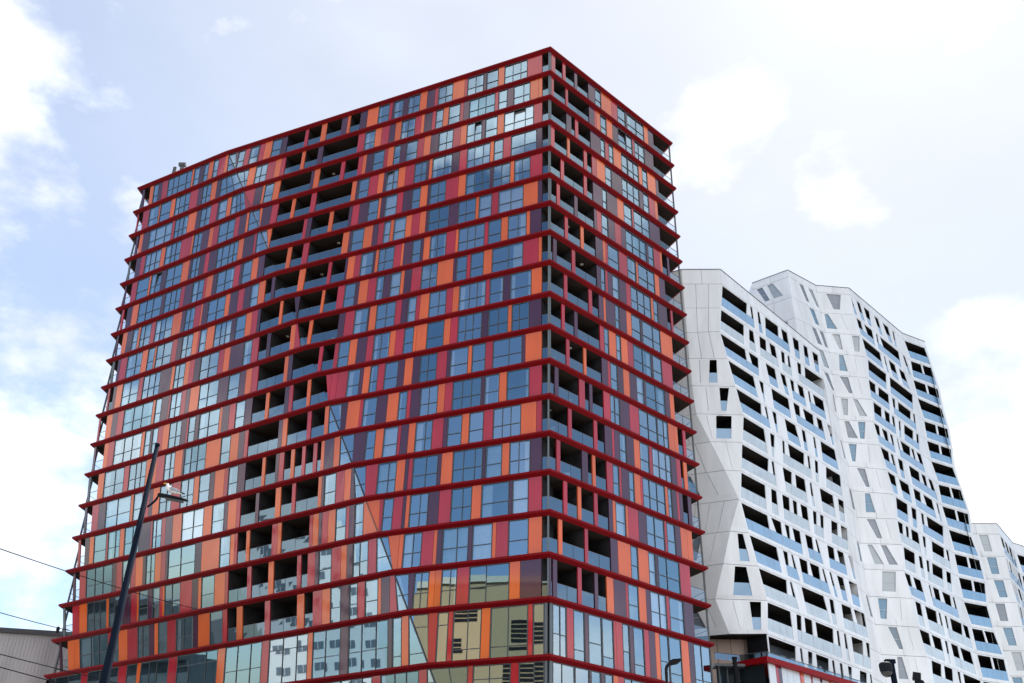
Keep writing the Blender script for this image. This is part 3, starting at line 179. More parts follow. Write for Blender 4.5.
M_BALFRIT = mat('printed balustrade glass', (0.50, 0.58, 0.63), 0.10, 0.8, noise=(0.9, 0.10), bump=(0.8, 0.004))
M_TPANE = mat('tower window glass', (0.20, 0.235, 0.28), 0.05, 1.0, bump=(0.8, 0.004))  # base colour lightened to paint in a bright reflection
M_TPANE2 = mat('tower window glass sky-painted', (0.12, 0.26, 0.38), 0.05, 1.0, bump=(0.8, 0.004))  # blue base colour stands in for reflected sky
M_TPANE3 = mat('tower window glass with blind', (0.38, 0.42, 0.45), 0.05, 1.0, bump=(0.8, 0.004))
M_WFRAME = mat('light window frame', (0.50, 0.52, 0.54), 0.4, 0.4)
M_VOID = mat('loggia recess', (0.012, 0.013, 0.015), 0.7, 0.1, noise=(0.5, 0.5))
M_VOIDCEIL = mat('recess ceiling', (0.030, 0.028, 0.027), 0.9, 0.1)  # white ceilings coloured near-black, the recess shade is painted in
M_TAN = mat('tan render', (0.46, 0.33, 0.19), 0.8, 0.2, noise=(0.2, 0.06))
M_BLACK = mat('black metal', (0.010, 0.011, 0.014), 0.75, 0.12)
M_STEEL = mat('painted steel pole', (0.006, 0.010, 0.020), 0.9, 0.05, noise=(3, 0.2))
M_GREYMETAL = mat('ribbed metal cladding', (0.42, 0.40, 0.41), 0.35, 0.5, 0.4, noise=(0.35, 0.2), streak=True)
M_DARKROOF = mat('dark roof edge', (0.05, 0.05, 0.055), 0.6)
M_ASPHALT = mat('asphalt', (0.055, 0.055, 0.057), 0.9, 0.2, noise=(0.8, 0.2))
M_PAVE = mat('concrete paving', (0.30, 0.29, 0.28), 0.85, 0.2, noise=(0.6, 0.12))

# ------------------------------------------------------------------ red tower geometry
def zk(k): return H17 + FH * (17 - k)
def poly(c, x):
    r = 0.0
    for a in c: r = r * x + a
    return r
def dpoly(c, x): return (poly(c, x + 1e-3) - poly(c, x - 1e-3)) / 2e-3
def V2(a, b): return Vector((a, b))
def nose(k):
    if k <= 17: L = V2(poly(TIP_X, k), poly(TIP_Y, k))
    else: L = V2(poly(TIP_X, 17) + (k - 17) * dpoly(TIP_X, 16), poly(TIP_Y, 17) + (k - 17) * 0.9)
    c = Vector(CORNER); K = c + Vector(MAIN_DIR) * poly(FOLD_U, k)
    return [L, K, c, Vector(RIGHT_TIP)]
def left_normal(a, b):
    t = (b - a).normalized(); return V2(-t.y, t.x)
def inset(k, o=0.30):
    L, K, c, R = nose(k)
    n1, n2, n3 = left_normal(L, K), left_normal(K, c), left_normal(c, R)
    mit = lambda p, a, b: p + (a + b) * (o / (1 + a.dot(b)))
    return [L + n1 * o, mit(K, n1, n2), mit(c, n2, n3), R + n3 * o]
def kz(z): return 17 - (z - H17) / FH
ZREF = [None]                  # mid height of the storey the measured coordinate belongs to
def facade(face, u, z, depth=0.30):
    """point on the facade: face L measured from the left end, M from the corner leftwards, R from the corner rightwards"""
    L, K, c, R = inset(kz(z), depth)
    if face == 'L': a, b = L, K
    elif face == 'M': a, b = c, K
    else: a, b = c, R
    ln = (b - a).length
    if face == 'L' and u < 90 and ZREF[0] is not None:      # edges follow the steepest line of the leaning plane
        am = inset(kz(ZREF[0]), depth)[0]; u = max(0.02, u + (am - a).dot((b - a) / ln))
    u = min(u, ln) if face != 'R' else u
    p = a + (b - a) * (u / ln)
    return Vector((p.x, p.y, z))
def flen(face, z):
    L, K, c, R = inset(kz(z))
    return {'L': (K - L).length, 'M': (K - c).length, 'R': (R - c).length}[face]
def inward(face, z):
    L, K, c, R = nose(kz(z))
    n = {'L': left_normal(L, K), 'M': left_normal(K, c), 'R': left_normal(c, R)}[face]
    return Vector((n.x, n.y, 0))
def offset_polygon(P, o):
    n = len(P); out = []
    for i in range(n):
        a, b, c_ = P[i - 1], P[i], P[(i + 1) % n]
        n1, n2 = left_normal(a, b), left_normal(b, c_)
        out.append(b + (n1 + n2) * (o / max(0.25, 1 + n1.dot(n2))))
    return out
def footprint(k):
    L, K, c, R = nose(k)
    R2 = R + V2(-0.42, 0.907) * 18.0
    L2 = L + V2(0.12, 0.993) * 15.0
    return [L, K, c, R, R2, L2]

tower = thing('red_tower', 'tall apartment tower with red floor slabs and orange, crimson and plum panels', 'building')
# floor slabs
for i, k in enumerate(LEVELS):
    z = zk(k); P = footprint(k); Q = offset_polygon(P, 0.30); n = len(P); mb = MB()
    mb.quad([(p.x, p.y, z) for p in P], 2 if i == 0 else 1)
    for a in range(n):
        b = (a + 1) % n
        mb.quad([(P[a].x, P[a].y, z - .16), (P[b].x, P[b].y, z - .16), (P[b].x, P[b].y, z), (P[a].x, P[a].y, z)], 0)
        mb.quad([(Q[a].x, Q[a].y, z - SLAB), (Q[b].x, Q[b].y, z - SLAB), (P[b].x, P[b].y, z - .16), (P[a].x, P[a].y, z - .16)], 0)
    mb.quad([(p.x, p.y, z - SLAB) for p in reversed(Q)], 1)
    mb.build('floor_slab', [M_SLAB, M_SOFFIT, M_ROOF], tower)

pieces = {'cladding_panel': [], 'window': [], 'balcony_railing': []}
CAM = Vector((0, 0, CAM_H))
def score(pts, n):
    c = sum((Vector(p) for p in pts), Vector()) / 4
    area = ((Vector(pts[1]) - Vector(pts[0])).cross(Vector(pts[3]) - Vector(pts[0]))).length
    d = c - CAM
    return area * abs(n.dot(d.normalized())) / d.length_squared
def seg_quad(face, u0, u1, z0, z1, g=0.015):
    """corners seen from outside: bottom-left, bottom-right, top-right, top-left"""
    lo, hi = min(u0, u1) + g, max(u0, u1) - g
    if face == 'M': lo, hi = hi, lo                        # M runs right to left
    return [facade(face, lo, z0), facade(face, hi, z0), facade(face, hi, z1), facade(face, lo, z1)]

lamps = MB()
inner = MB()
posts = {k: MB() for k in 'LRMK'}
def bil(q, s, t):
    a = q[0].lerp(q[1], s); b = q[3].lerp(q[2], s); return a.lerp(b, t)
def sub(q, s0, s1, t0, t1): return [bil(q, s0, t0), bil(q, s1, t0), bil(q, s1, t1), bil(q, s0, t1)]

for i in range(19):
    z1 = zk(LEVELS[i]) - SLAB; z0 = zk(LEVELS[i + 1])
    zm = (z0 + z1) / 2; ZREF[0] = zm
    left = LEFT_FACE[i]; right = RIGHT_FACE[i]
    ll, lm = flen('L', zm), flen('M', zm)
    segs = []                                              # (face, u0, u1, code, columns)
    for j, (f, u, c_, n) in enumerate(left):
        if j + 1 < len(left): f2, u2 = left[j + 1][0], left[j + 1][1]
        else: f2, u2 = 'M', 0.12
        if f == f2: segs.append((f, u, u2, c_, n))
        else:
            w1 = max((facade('L', 999, zz) - facade('L', u, zz)).length for zz in (z0, z1)); w2 = max(flen('M', z0), flen('M', z1)) - u2
            n1 = max(1, round(n * w1 / max(0.1, w1 + w2)))
            if w1 > 0.03: segs.append(('L', u, 99.0, c_, n1))
            if w2 > 0.03: segs.append(('M', 99.0, u2, c_, max(1, n - n1)))
    for j, (u, c_, n) in enumerate(right):
        u2 = right[j + 1][0] if j + 1 < len(right) else flen('R', zm) - 0.25
        segs.append(('R', max(u, 0.02), u2, c_, n))
    for (f, u0, u1, code, ncol) in segs:
        hi = flen(f, zm)
        w = abs(min(u0, hi) - min(u1, hi))
        if w < 0.05 and max(u0, u1) < 90: continue
        if code == 'P' and f == 'L': u0, code = max(u0, u1 - 0.40), 'prpP'[i % 4]
        q = seg_quad(f, u0, u1, z0 + 0.01, z1 - 0.01)
        if (q[1] - q[0]).length < 0.03 and (q[2] - q[3]).length < 0.03: continue
        nrm = inward(f, zm)
        if code in 'orpP':
            mb = MB(); mb.prism(q, nrm * (0.10), 0)
            pieces['cladding_panel'].append((score(q, nrm), mb, PANEL[code], q, nrm))
        elif code == 'w':
            pieces['window'].append((score(q, nrm), (q, nrm, ncol, i, f), None, q, nrm))
        else:
            clear = code == 'E' or (f == 'L' and u0 < 3)
            pieces['balcony_railing'].append((score(q, nrm), (q, nrm, f), M_CLEAR if clear else M_RAIL, q, nrm))
            if random.random() < 0.22 and w > 1.6 and code == 'D':
                c0 = bil(q, random.uniform(.3, .7), 1.0) + nrm * random.uniform(0.8, 1.6); c0.z = z1 - 0.05
                lamps.tube([c0, c0 + Vector((0, 0, 0.045))], 0.16, 12)
    # ---- recess behind the facade: back wall and side walls
    openl = next((u for f, u, c_, n in left if c_ not in 'PD' and f == 'L'), 0.4)
    if left[0][2] not in 'PDr' or i >= 17: openl = 0.3
    opens = [u for u, c_, n in right if c_ == 'E']
    openr = opens[-1] if opens else flen('R', zm) - 0.3
    def ring(z, d):
        L, K, c_, R = inset(kz(z), d)
        return [Vector((p.x, p.y, z)) for p in (L, K, c_, R)]
    a0, a1 = facade('L', openl + 0.05, z0, 0.36), facade('L', openl + 0.05, z1, 0.36)
    b0, b1 = facade('R', openr - 0.05, z0, 0.36), facade('R', openr - 0.05, z1, 0.36)
    back_l = Vector((0.12, 0.993, 0)) * 13.5; back_r = Vector((-0.35, 0.937, 0)) * 15.5
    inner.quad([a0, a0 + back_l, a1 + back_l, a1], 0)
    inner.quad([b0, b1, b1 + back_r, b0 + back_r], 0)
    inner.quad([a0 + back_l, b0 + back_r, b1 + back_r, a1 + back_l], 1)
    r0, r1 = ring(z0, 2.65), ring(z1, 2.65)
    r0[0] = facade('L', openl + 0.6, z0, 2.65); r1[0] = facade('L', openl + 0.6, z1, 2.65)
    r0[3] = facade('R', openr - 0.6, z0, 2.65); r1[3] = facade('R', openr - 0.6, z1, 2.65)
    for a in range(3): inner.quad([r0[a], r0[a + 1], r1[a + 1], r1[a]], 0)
    # partitions beside the open loggias
    prev = None
    for s in segs:
        op = s[3] in 'DLE'
        if prev is not None and op != prev[1] and s[0] == prev[0]:
            u = s[1]
            if u < 90 and s[0] == 'M' or (s[0] != 'M' and openl < u < openr) or (s[0] == 'L' and u > openl + 1):
                p0, p1 = facade(s[0], u, z0, 0.38), facade(s[0], u, z1, 0.38)
                nn = inward(s[0], zm) * 2.26
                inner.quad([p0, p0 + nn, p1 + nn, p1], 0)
        prev = (s[0], op)
    # end posts
    for f, u in (('L', 0.42), ('R', flen('R', zm) - 0.22)):
        p = facade(f, u, z0, 0.4)
        posts[f].box((p.x - .07, p.y - .07, z0 + .003), (p.x + .07, p.y + .07, z1 - .003))
    pa, pb = facade('M', 0.06, z0, .36), facade('M', 0.06, z1, .36)
    if any(s[3] == 'L' for s in segs): posts['M'].box((pa.x - .06, pa.y - .06, z0 + .003), (pa.x + .07, pa.y + .07, z1 - .003))
    # raking mullion along the fold
    fold = [s for s in segs if s[0] in 'LM' and 99.0 in s[1:3]]
    if fold and fold[0][3] not in 'DLE':
        ka, kb = facade('M', 999, z0, 0.25), facade('M', 999, z1, 0.25)
        fm = MB(); fm.tube([ka, kb], 0.032, 6); fm.build('fold_mullion', M_FRAME, tower)
    # open-end railings on the return sides of the end loggias
    if i < 17:
        for f, u, bk in (('L', 0.42, back_l), ('R', flen('R', zm) - 0.22, back_r)):
            p = facade(f, u, z0, 0.40); e = p + bk * 0.25
            for hh in (0.55, 1.05): posts[f].tube([p + Vector((0, 0, hh)), e + Vector((0, 0, hh))], 0.025, 6)
            posts[f].box((e.x - .06, e.y - .06, z0 + .003), (e.x + .06, e.y + .06, z1 - .003))
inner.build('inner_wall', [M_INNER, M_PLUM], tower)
for k_ in 'LR': posts[k_].build('end_post', M_FRAME, tower)
posts['M'].build('corner_post', M_POST, tower)
pass
lamps.build('ceiling_lamp', M_LAMPDISC, tower)

def bar(mb, a, b, w, n, depth, m=0):
    """flat frame bar from a to b lying in the facade plane"""
    d = (b - a).normalized(); s = d.cross(n).normalized() * (w / 2)
    mb.prism([a - s, a + s, b + s, b - s], n * depth, m)
def window_parts(q, nrm, ncol, storey, face, fr, gl, cu):
    wt = max((q[1] - q[0]).length, (q[2] - q[3]).length); ht = (q[3] - q[0]).length
    if min(wt, (q[2] - q[3]).length) < 0.05 and max(wt, (q[2] - q[3]).length) < 0.35:                 # tapering sliver at the fold
        gl.quad([p + nrm * 0.05 for p in q]); return
    fw = 0.055
    es = fw / max(0.2, wt); et = fw / ht
    tr = 0.43 if storey < 17 else random.choice([0.22, 0.74, 0.43])
    fr.prism(sub(q, 0, 1, 0, et), nrm * 0.11); fr.prism(sub(q, 0, 1, 1 - et, 1), nrm * 0.11)
    fr.prism(sub(q, 0, es, et, 1 - et), nrm * 0.11); fr.prism(sub(q, 1 - es, 1, et, 1 - et), nrm * 0.11)
    if ncol == 1: cols = [0, 1]
    else:
        r = [random.uniform(0.75, 1.25) for _ in range(ncol)]; t = sum(r); cols = [0]
        for x in r: cols.append(cols[-1] + x / t)
    for c_ in cols[1:-1]: fr.prism(sub(q, c_ - es * .4, c_ + es * .4, et, 1 - et), nrm * 0.11)
    fr.prism([p + nrm * 0.004 for p in sub(q, es, 1 - es, tr - et * .45, tr + et * .45)], nrm * 0.10)
    opened = random.randrange(ncol) if (random.random() < 0.05 and storey < 17 and ncol > 1) else -1
    for c_ in range(len(cols) - 1):
        for t0, t1 in ((et, tr), (tr, 1 - et)):
            g = sub(q, cols[c_] + es * .3, cols[c_ + 1] - es * .3, t0, t1)
            dx, dy = random.uniform(-.006, .006), random.uniform(-.006, .006)
            if c_ == opened and t0 == tr: dy = 0.13          # sash tilted open
            a_, b_, d_ = g[0] + nrm * 0.05, g[1] + nrm * (0.05 + dx), g[3] + nrm * (0.05 + dy)
            gl.quad([a_, b_, b_ + d_ - a_, d_] if (g[2] - g[1] - g[3] + g[0]).length < .04 else [p + nrm * .05 for p in g])
    if random.random() < 0.5 and wt > 0.6 and storey < 17:
        full = random.random() < 0.28
        spans = [(0.02, 0.98)] if full else random.choice([[(0.02, random.uniform(.15, .4))], [(random.uniform(.6, .85), .98)], [(0.02, .18), (.82, .98)]])
        for s0, s1 in spans:
            nf = max(4, int((s1 - s0) * wt / 0.10)); pts = []
            for k in range(nf + 1):
                s_ = s0 + (s1 - s0) * k / nf; dz = 0.22 + 0.045 * (k % 2) + random.uniform(-.01, .01)
                pts.append((bil(q, s_, 0.02) + nrm * dz, bil(q, s_, 0.98) + nrm * dz))
            cm_ = MB()
            for k in range(nf): cm_.quad([pts[k][0], pts[k + 1][0], pts[k + 1][1], pts[k][1]])
            cu.append(cm_)
def railing_parts(q, nrm, face, gl, fr):
    h = (q[3] - q[0]).length; t1 = 1.1 / h; wt = (q[1] - q[0]).length
    n = max(1, round(wt / 1.3))
    for k in range(n):
        s0, s1 = k / n, (k + 1) / n; g = 0.012 / max(.2, wt)
        gl.quad([p + nrm * 0.07 for p in sub(q, s0 + g, s1 - g, 0.02, t1)])
        if k: fr.prism([p + nrm * 0.055 for p in sub(q, s0 - g, s0 + g, 0.01, t1)], nrm * 0.03)
    a, b = bil(q, 0, t1) + nrm * 0.07, bil(q, 1, t1) + nrm * 0.07
    bar(fr, a + Vector((0, 0, .02)), b + Vector((0, 0, .02)), 0.04, nrm, 0.05)

CAP = 100
for nm, lst in pieces.items():
    lst.sort(key=lambda e: -e[0])
    for e in lst[:CAP]:
        if nm == 'cladding_panel': e[1].build(nm, e[2], tower)
        elif nm == 'window':
            fr, gl, cu = MB(), MB(), []; window_parts(*e[1], fr, gl, cu)
            if not fr.f: fr, gl = gl, MB()
            o = fr.build(nm, M_FRAME if gl.f else M_PANE, tower)
            if gl.f: gl.build('pane', random.choice(M_PANES), o)
            for cm_ in cu: cm_.build('curtain', M_CURTAIN, o)
        else:
            gl, fr = MB(), MB(); railing_parts(*e[1], gl, fr)
            o = gl.build(nm, e[2], tower); fr.build('handrail', M_FRAME, o)
    rest = lst[CAP:]
    if nm == 'cladding_panel':
        mb = MB(); order = ['o', 'r', 'p', 'P']; ms = [PANEL[c_] for c_ in order]
        for e in rest:
            base = len(mb.v); mb.v += e[1].v; k = ms.index(e[2])
            for f_ in e[1].f: mb.f.append(tuple(x + base for x in f_)); mb.m.append(k)
        tag(mb.build(nm, ms, tower), kind='stuff')
    elif nm == 'window':
        fr, gl, cu = MB(), MB(), []
        for e in rest: window_parts(*e[1], fr, gl, cu)
        o = tag(fr.build(nm, M_FRAME, tower), kind='stuff'); tag(gl.build('pane', M_PANE, o), kind='stuff'); all_ = MB()
        for cm_ in cu:
            base = len(all_.v); all_.v += cm_.v; all_.f += [tuple(x + base for x in f_) for f_ in cm_.f]; all_.m += cm_.m
        tag(all_.build('curtain', M_CURTAIN, o), kind='stuff')
    else:
        gl, fr = MB(), MB()
        for e in rest:
            a_ = len(gl.f); railing_parts(*e[1], gl, fr)
            if e[2] is M_CLEAR: gl.m[a_:] = [1] * (len(gl.f) - a_)
        o = tag(gl.build(nm, [M_RAIL, M_CLEAR], tower), kind='stuff'); tag(fr.build('handrail', M_FRAME, o), kind='stuff')
# garden chairs left out on the loggias
def chair_mesh():
    mb = MB()
    mb.box((-.24, -.24, .40), (.24, .24, .45)); mb.prism([(-.24, .24, .45), (.24, .24, .45), (.24, .34, .95), (-.24, .34, .95)], (0, -.04, 0))
    for x in (-.21, .21):
        for y in (-.21, .21): mb.tube([(x, y, .0), (x, y, .40)], .022, 6)
        mb.tube([(x, -.21, .45), (x, -.21, .66), (x, .26, .66)], .02, 6)
    return mb
proto = None
spots = [e for e in pieces['balcony_railing'] if (e[3][1] - e[3][0]).length > 1.5]
rc = random.Random(4)
for e in rc.sample(spots, min(16, len(spots))):
    q, n = e[3], e[4]; p = bil(q, rc.uniform(.25, .75), 0) + n * .75
    if proto is None: o = proto = chair_mesh().build('garden_chair', mat('white plastic', (.8, .8, .78), .5), None)
    else: o = proto.copy(); C.objects.link(o)
    tag(o, 'small white garden chair behind glass on a red tower loggia', 'chair', 'white garden chairs on the red tower loggias')
    o.location = (p.x, p.y, p.z + .0); o.rotation_euler = (0, 0, rc.uniform(0, 6.28))
# roof plant and plinth
z = zk(0)
pv = MB(); rp = Vector((-38.9, 84.4))
pv.tube([(rp.x, rp.y, z), (rp.x, rp.y, z + 1.5)], .22, 12); pv.tube([(rp.x + .9, rp.y - .3, z), (rp.x + .9, rp.y - .3, z + 1.75)], .2, 12)
pv.box((rp.x + .5, rp.y - .55, z + 1.5), (rp.x + 1.3, rp.y - .1, z + 1.85))
pv.build('roof_vent', M_FRAME, tower)
pl = MB(); P = footprint(19.5); Q = offset_polygon(P, 0.7); zt = zk(19.5) - SLAB
for a in range(6):
    b = (a + 1) % 6
    pl.quad([(Q[a].x, Q[a].y, 0.13), (Q[b].x, Q[b].y, 0.13), (Q[b].x, Q[b].y, zt), (Q[a].x, Q[a].y, zt)], 0)
pl.build('plinth', M_TPANE, tower)

# ------------------------------------------------------------------ white towers
def white_tower(label, lines, head0, faces, nrow, parapet, closing, under):
    """lines[level][corner]; faces: list of dict(a, b, kind, rows); every storey is a band of real cladding with openings"""
    root = thing('white_apartment_tower', label, 'building')
    head = lambda r: head0 + CAM_H - FH * r
    npt = len(lines[0])
    def corner(c_, z):
        f = (head(0) - z) / FH; f = max(0.0, min(len(lines) - 1.001, f)); i = int(f); t = f - i
        return Vector(lines[i][c_]).lerp(Vector(lines[i + 1][c_]), t)
    def P(a, b, t, z, d=0.0):
        p0, p1 = corner(a, z), corner(b, z); n = left_normal(p0, p1); p = p0.lerp(p1, t) + n * d
        return Vector((p.x, p.y, z))
    wall, slab, void, back = MB(), MB(), MB(), MB()
    bal, wins = [], []
    for F in faces:
        a, b = F['a'], F['b']
        for r in range(-1, F.get('nrow', nrow)):
            zh = head(r); zb = head(r + 1)
            p0, p1 = corner(a, zh), corner(b, zh); L = (p1 - p0).length
            n2 = left_normal(p0, p1); N = Vector((n2.x, n2.y, 0))
            g = 0.017 / L; D = N * 0.07
            def Q(tb0, tb1, tt0, tt1, z_lo, z_hi): return [P(a, b, tb0, z_lo), P(a, b, tb1, z_lo), P(a, b, tt1, z_hi), P(a, b, tt0, z_hi)]
            if r == -1:                                     # parapet
                za, zb2 = parapet[a], parapet[b]; npan = max(1, round(L / 2.6))
                for k in range(npan):
                    s0, s1 = k / npan, (k + 1) / npan
                    q = [P(a, b, s0 + g, zb + .07), P(a, b, s1 - g, zb + .07), P(a, b, s1 - g, za + (zb2 - za) * s1 + CAM_H), P(a, b, s0 + g, za + (zb2 - za) * s0 + CAM_H)]
                    wall.prism(q, D, 0)
                q = [P(a, b, 0, zb + .07, .1), P(a, b, 1, zb + .07, .1), P(a, b, 1, zb2 + CAM_H - .03, .1), P(a, b, 0, za + CAM_H - .03, .1)]
                wall.quad(q, 1)
                cap = [P(a, b, 0, za + CAM_H), P(a, b, 1, zb2 + CAM_H)]
                cz = Vector((0, 0, .06))
                wall.prism([cap[0] - N * .05, cap[1] - N * .05, cap[1] - N * .05 + cz, cap[0] - N * .05 + cz], N * .5, 2)
                continue
            ops = [o for o in F['rows'].get(r, [])]
            kind = F['kind']
            # slab strip and back wall of the storey
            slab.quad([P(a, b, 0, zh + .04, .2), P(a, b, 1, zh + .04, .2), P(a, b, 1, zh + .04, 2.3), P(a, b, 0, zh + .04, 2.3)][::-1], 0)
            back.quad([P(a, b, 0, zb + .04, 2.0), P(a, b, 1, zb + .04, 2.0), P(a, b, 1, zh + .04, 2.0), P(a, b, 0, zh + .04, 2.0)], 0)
            if kind == 'd':
                for te, sg in ((0.004, 1), (0.996, -1)):
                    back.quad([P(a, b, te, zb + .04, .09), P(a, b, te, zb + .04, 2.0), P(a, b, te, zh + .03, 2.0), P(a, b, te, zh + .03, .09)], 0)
            zt0, zt1 = zh - 0.10, zh - 1.50
            zl = zh - (2.62 if kind == 'd' else 2.35)
            rate = (zt0 - zl) / (zt0 - zt1)
            cells = []
            for (tl, tr, bl, br) in ops:
                ebl, ebr = tl + (bl - tl) * rate, tr + (br - tr) * rate
                cells.append([tl, tr, ebl, ebr, bl, br])
            for c_ in cells:                                # keep within the face
                for k in range(6): c_[k] = max(0.006, min(0.994, c_[k]))
            # head strip and spandrel, panelled
            npan = max(1, round(L / 3.0))
            for (z_lo, z_hi, mm) in ((zt0, zh + .03, 0), (zb + .07, zl, 0)):
                if not cells: break
                for k in range(npan):
                    s0, s1 = k / npan, (k + 1) / npan
                    wall.prism(Q(s0 + g, s1 - g, s0 + g, s1 - g, z_lo, z_hi), D, mm)
            # columns of wall between the openings
            edges = [(0.0, 0.0)] + [e for c_ in cells for e in ((c_[0], c_[2]), (c_[1], c_[3]))] + [(1.0, 1.0)]
            for k in range(0, len(edges), 2):
                (tt0, tb0), (tt1, tb1) = edges[k], edges[k + 1]
                lo, hi = (zl, zt0) if cells else (zb + .07, zh + .03)
                if tt1 - tt0 < 0.004 and tb1 - tb0 < 0.004: continue
                if tb1 < tb0: tb0 = tb1 = (tb0 + tb1) / 2
                if tt1 < tt0: tt0 = tt1 = (tt0 + tt1) / 2
                np2 = max(1, round(max(tt1 - tt0, tb1 - tb0) * L / F.get('panel', 2.6)))
                for h in range(np2):
                    s0, s1 = h / np2, (h + 1) / np2; gg = g if np2 > 1 else 0
                    wall.prism(Q(tb0 + (tb1 - tb0) * s0 + gg, tb0 + (tb1 - tb0) * s1 - gg, tt0 + (tt1 - tt0) * s0 + gg, tt0 + (tt1 - tt0) * s1 - gg, lo, hi), D, 0)
            # joint backing strip
            zz = zb + .05
            wall.quad([P(a, b, 0, zz - .06, .12), P(a, b, 1, zz - .06, .12), P(a, b, 1, zz + .06, .12), P(a, b, 0, zz + .06, .12)], 1)
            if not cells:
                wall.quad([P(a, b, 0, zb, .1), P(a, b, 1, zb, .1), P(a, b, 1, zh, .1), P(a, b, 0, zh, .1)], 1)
            for idx, (tl, tr, bl, br, dl, dr) in enumerate(cells):
                if kind == 'd':
                    q = Q(bl, br, dl, dr, zl, zt1)
                    q = [P(a, b, bl, zl, .05), P(a, b, br, zl, .05), P(a, b, dr, zt1, .05), P(a, b, dl, zt1, .05)]
                    nx = cells[idx + 1] if idx + 1 < len(cells) else None
                    fr = F.get('frit', lambda r_: False)(r)
                    bal.append((score(q, N), q, N, M_BALFRIT if fr else M_BALGLASS))
                    if nx and (nx[0] - tr) * L < 0.95:      # glass runs on past a slim post
                        q2 = [P(a, b, br, zl, -.012), P(a, b, nx[2], zl, -.012), P(a, b, nx[4], zt1, -.012), P(a, b, dr, zt1, -.012)]
                        bal.append((score(q2, N), q2, N * .4, M_BALFRIT if fr else M_BALGLASS))
                else:
                    q = [P(a, b, bl, zl, .12), P(a, b, br, zl, .12), P(a, b, tr, zt0, .12), P(a, b, tl, zt0, .12)]
                    wins.append((q, N, (tr - tl) * L))
    wall.build('wall', [M_WHITE, M_JOINT, M_FRAME], root)
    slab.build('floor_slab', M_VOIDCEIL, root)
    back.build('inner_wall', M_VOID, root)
    bal.sort(key=lambda e: -e[0])
    for e in bal[:CAP]:
        mb = MB(); wq = (e[1][1] - e[1][0]).length; nq = max(1, round(wq / 1.15)) if e[2].length > .9 else 1
        for k in range(nq): mb.prism(sub(e[1], k / nq + (.014 / wq if k else 0), (k + 1) / nq - (.014 / wq if k < nq - 1 else 0), 0, 1), e[2] * 0.03, 0)
        mb.build('balustrade', e[3], root)
    if len(bal) > CAP:
        mb = MB()
        for e in bal[CAP:]: mb.prism(e[1], e[2] * 0.03, 0 if e[3] is M_BALGLASS else 1)
        tag(mb.build('balustrade', [M_BALGLASS, M_BALFRIT], root), kind='stuff')
    for q, N, w in wins:
        fr, gl = MB(), MB()
        gl.quad(q)
        o_ = [p - N * .03 for p in q]; e = 0.05 / max(.4, w)
        cols = [0, .5, 1] if w > 1.7 else [0, 1]
        for c_ in cols: fr.prism(sub(o_, max(0, c_ - e / 2), min(1, c_ + e / 2), 0, 1), N * .05)
        for t in (0.0, .44, .98): fr.prism([p - N * .003 for p in sub(o_, 0, 1, t, t + .02)], N * .05)
        o = fr.build('window', M_WFRAME, root); gl.build('pane', random.choice([M_TPANE, M_TPANE, M_TPANE2, M_TPANE3]), o)
    # roof and closing walls behind
    top = MB()
    lowz = min(parapet.values()) + CAM_H - 0.6
    ring = [corner(c_, lowz) for c_ in range(npt)] + [Vector(p) for p in closing]
    top.quad([(p.x, p.y, lowz) for p in ring], 0)
    top.build('roof', M_ROOF, root)
    cw = MB(); zbot = head(under)
    cl = [corner(npt - 1, lowz)] + [Vector(p) for p in closing] + [corner(0, lowz)]
    for k in range(len(cl) - 1):
        p, q_ = cl[k], cl[k + 1]
        za = lowz + 0.5
        cw.quad([(p.x, p.y, zbot), (q_.x, q_.y, zbot), (q_.x, q_.y, za), (p.x, p.y, za)], 0)
    # underside
    ring = [corner(c_, zbot) for c_ in range(npt)] + [Vector(p) for p in closing]
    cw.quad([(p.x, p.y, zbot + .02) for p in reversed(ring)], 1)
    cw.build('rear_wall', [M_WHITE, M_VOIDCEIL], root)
    return root, P, head

frontT, FP, fhead = white_tower('lower white tower with slanted black loggias, nearest to the red tower', FRONT_LINES, 56.0,
    [dict(a=0, b=1, kind='w', nrow=12, panel=1.4, rows={1: [(.50, .62, .46, .60)], 2: [(.48, .62, .44, .62)], 4: [(.50, .60, .46, .58)], 7: [(.42, .52, .40, .56)], 9: [(.52, .62, .46, .60)], 11: [(.45, .60, .45, .66)]}),
     dict(a=1, b=2, kind='d', nrow=12, panel=1.3, rows={int(k): v for k, v in FRONT_END_WINDOWS.items()}),
     dict(a=2, b=3, kind='d', rows=FRONT_LOGGIAS, frit=lambda r: r in (1, 5, 6, 7, 10, 11))],
    14, {0: 57.9, 1: 57.9, 2: 57.9, 3: 56.75}, [(34.0, 101.5), (22.0, 101.5), (14.0, 92.0)], 12)
for i_ in range(5, len(REAR_LINES)): REAR_LINES[i_][1] = [37.1, 99.3]
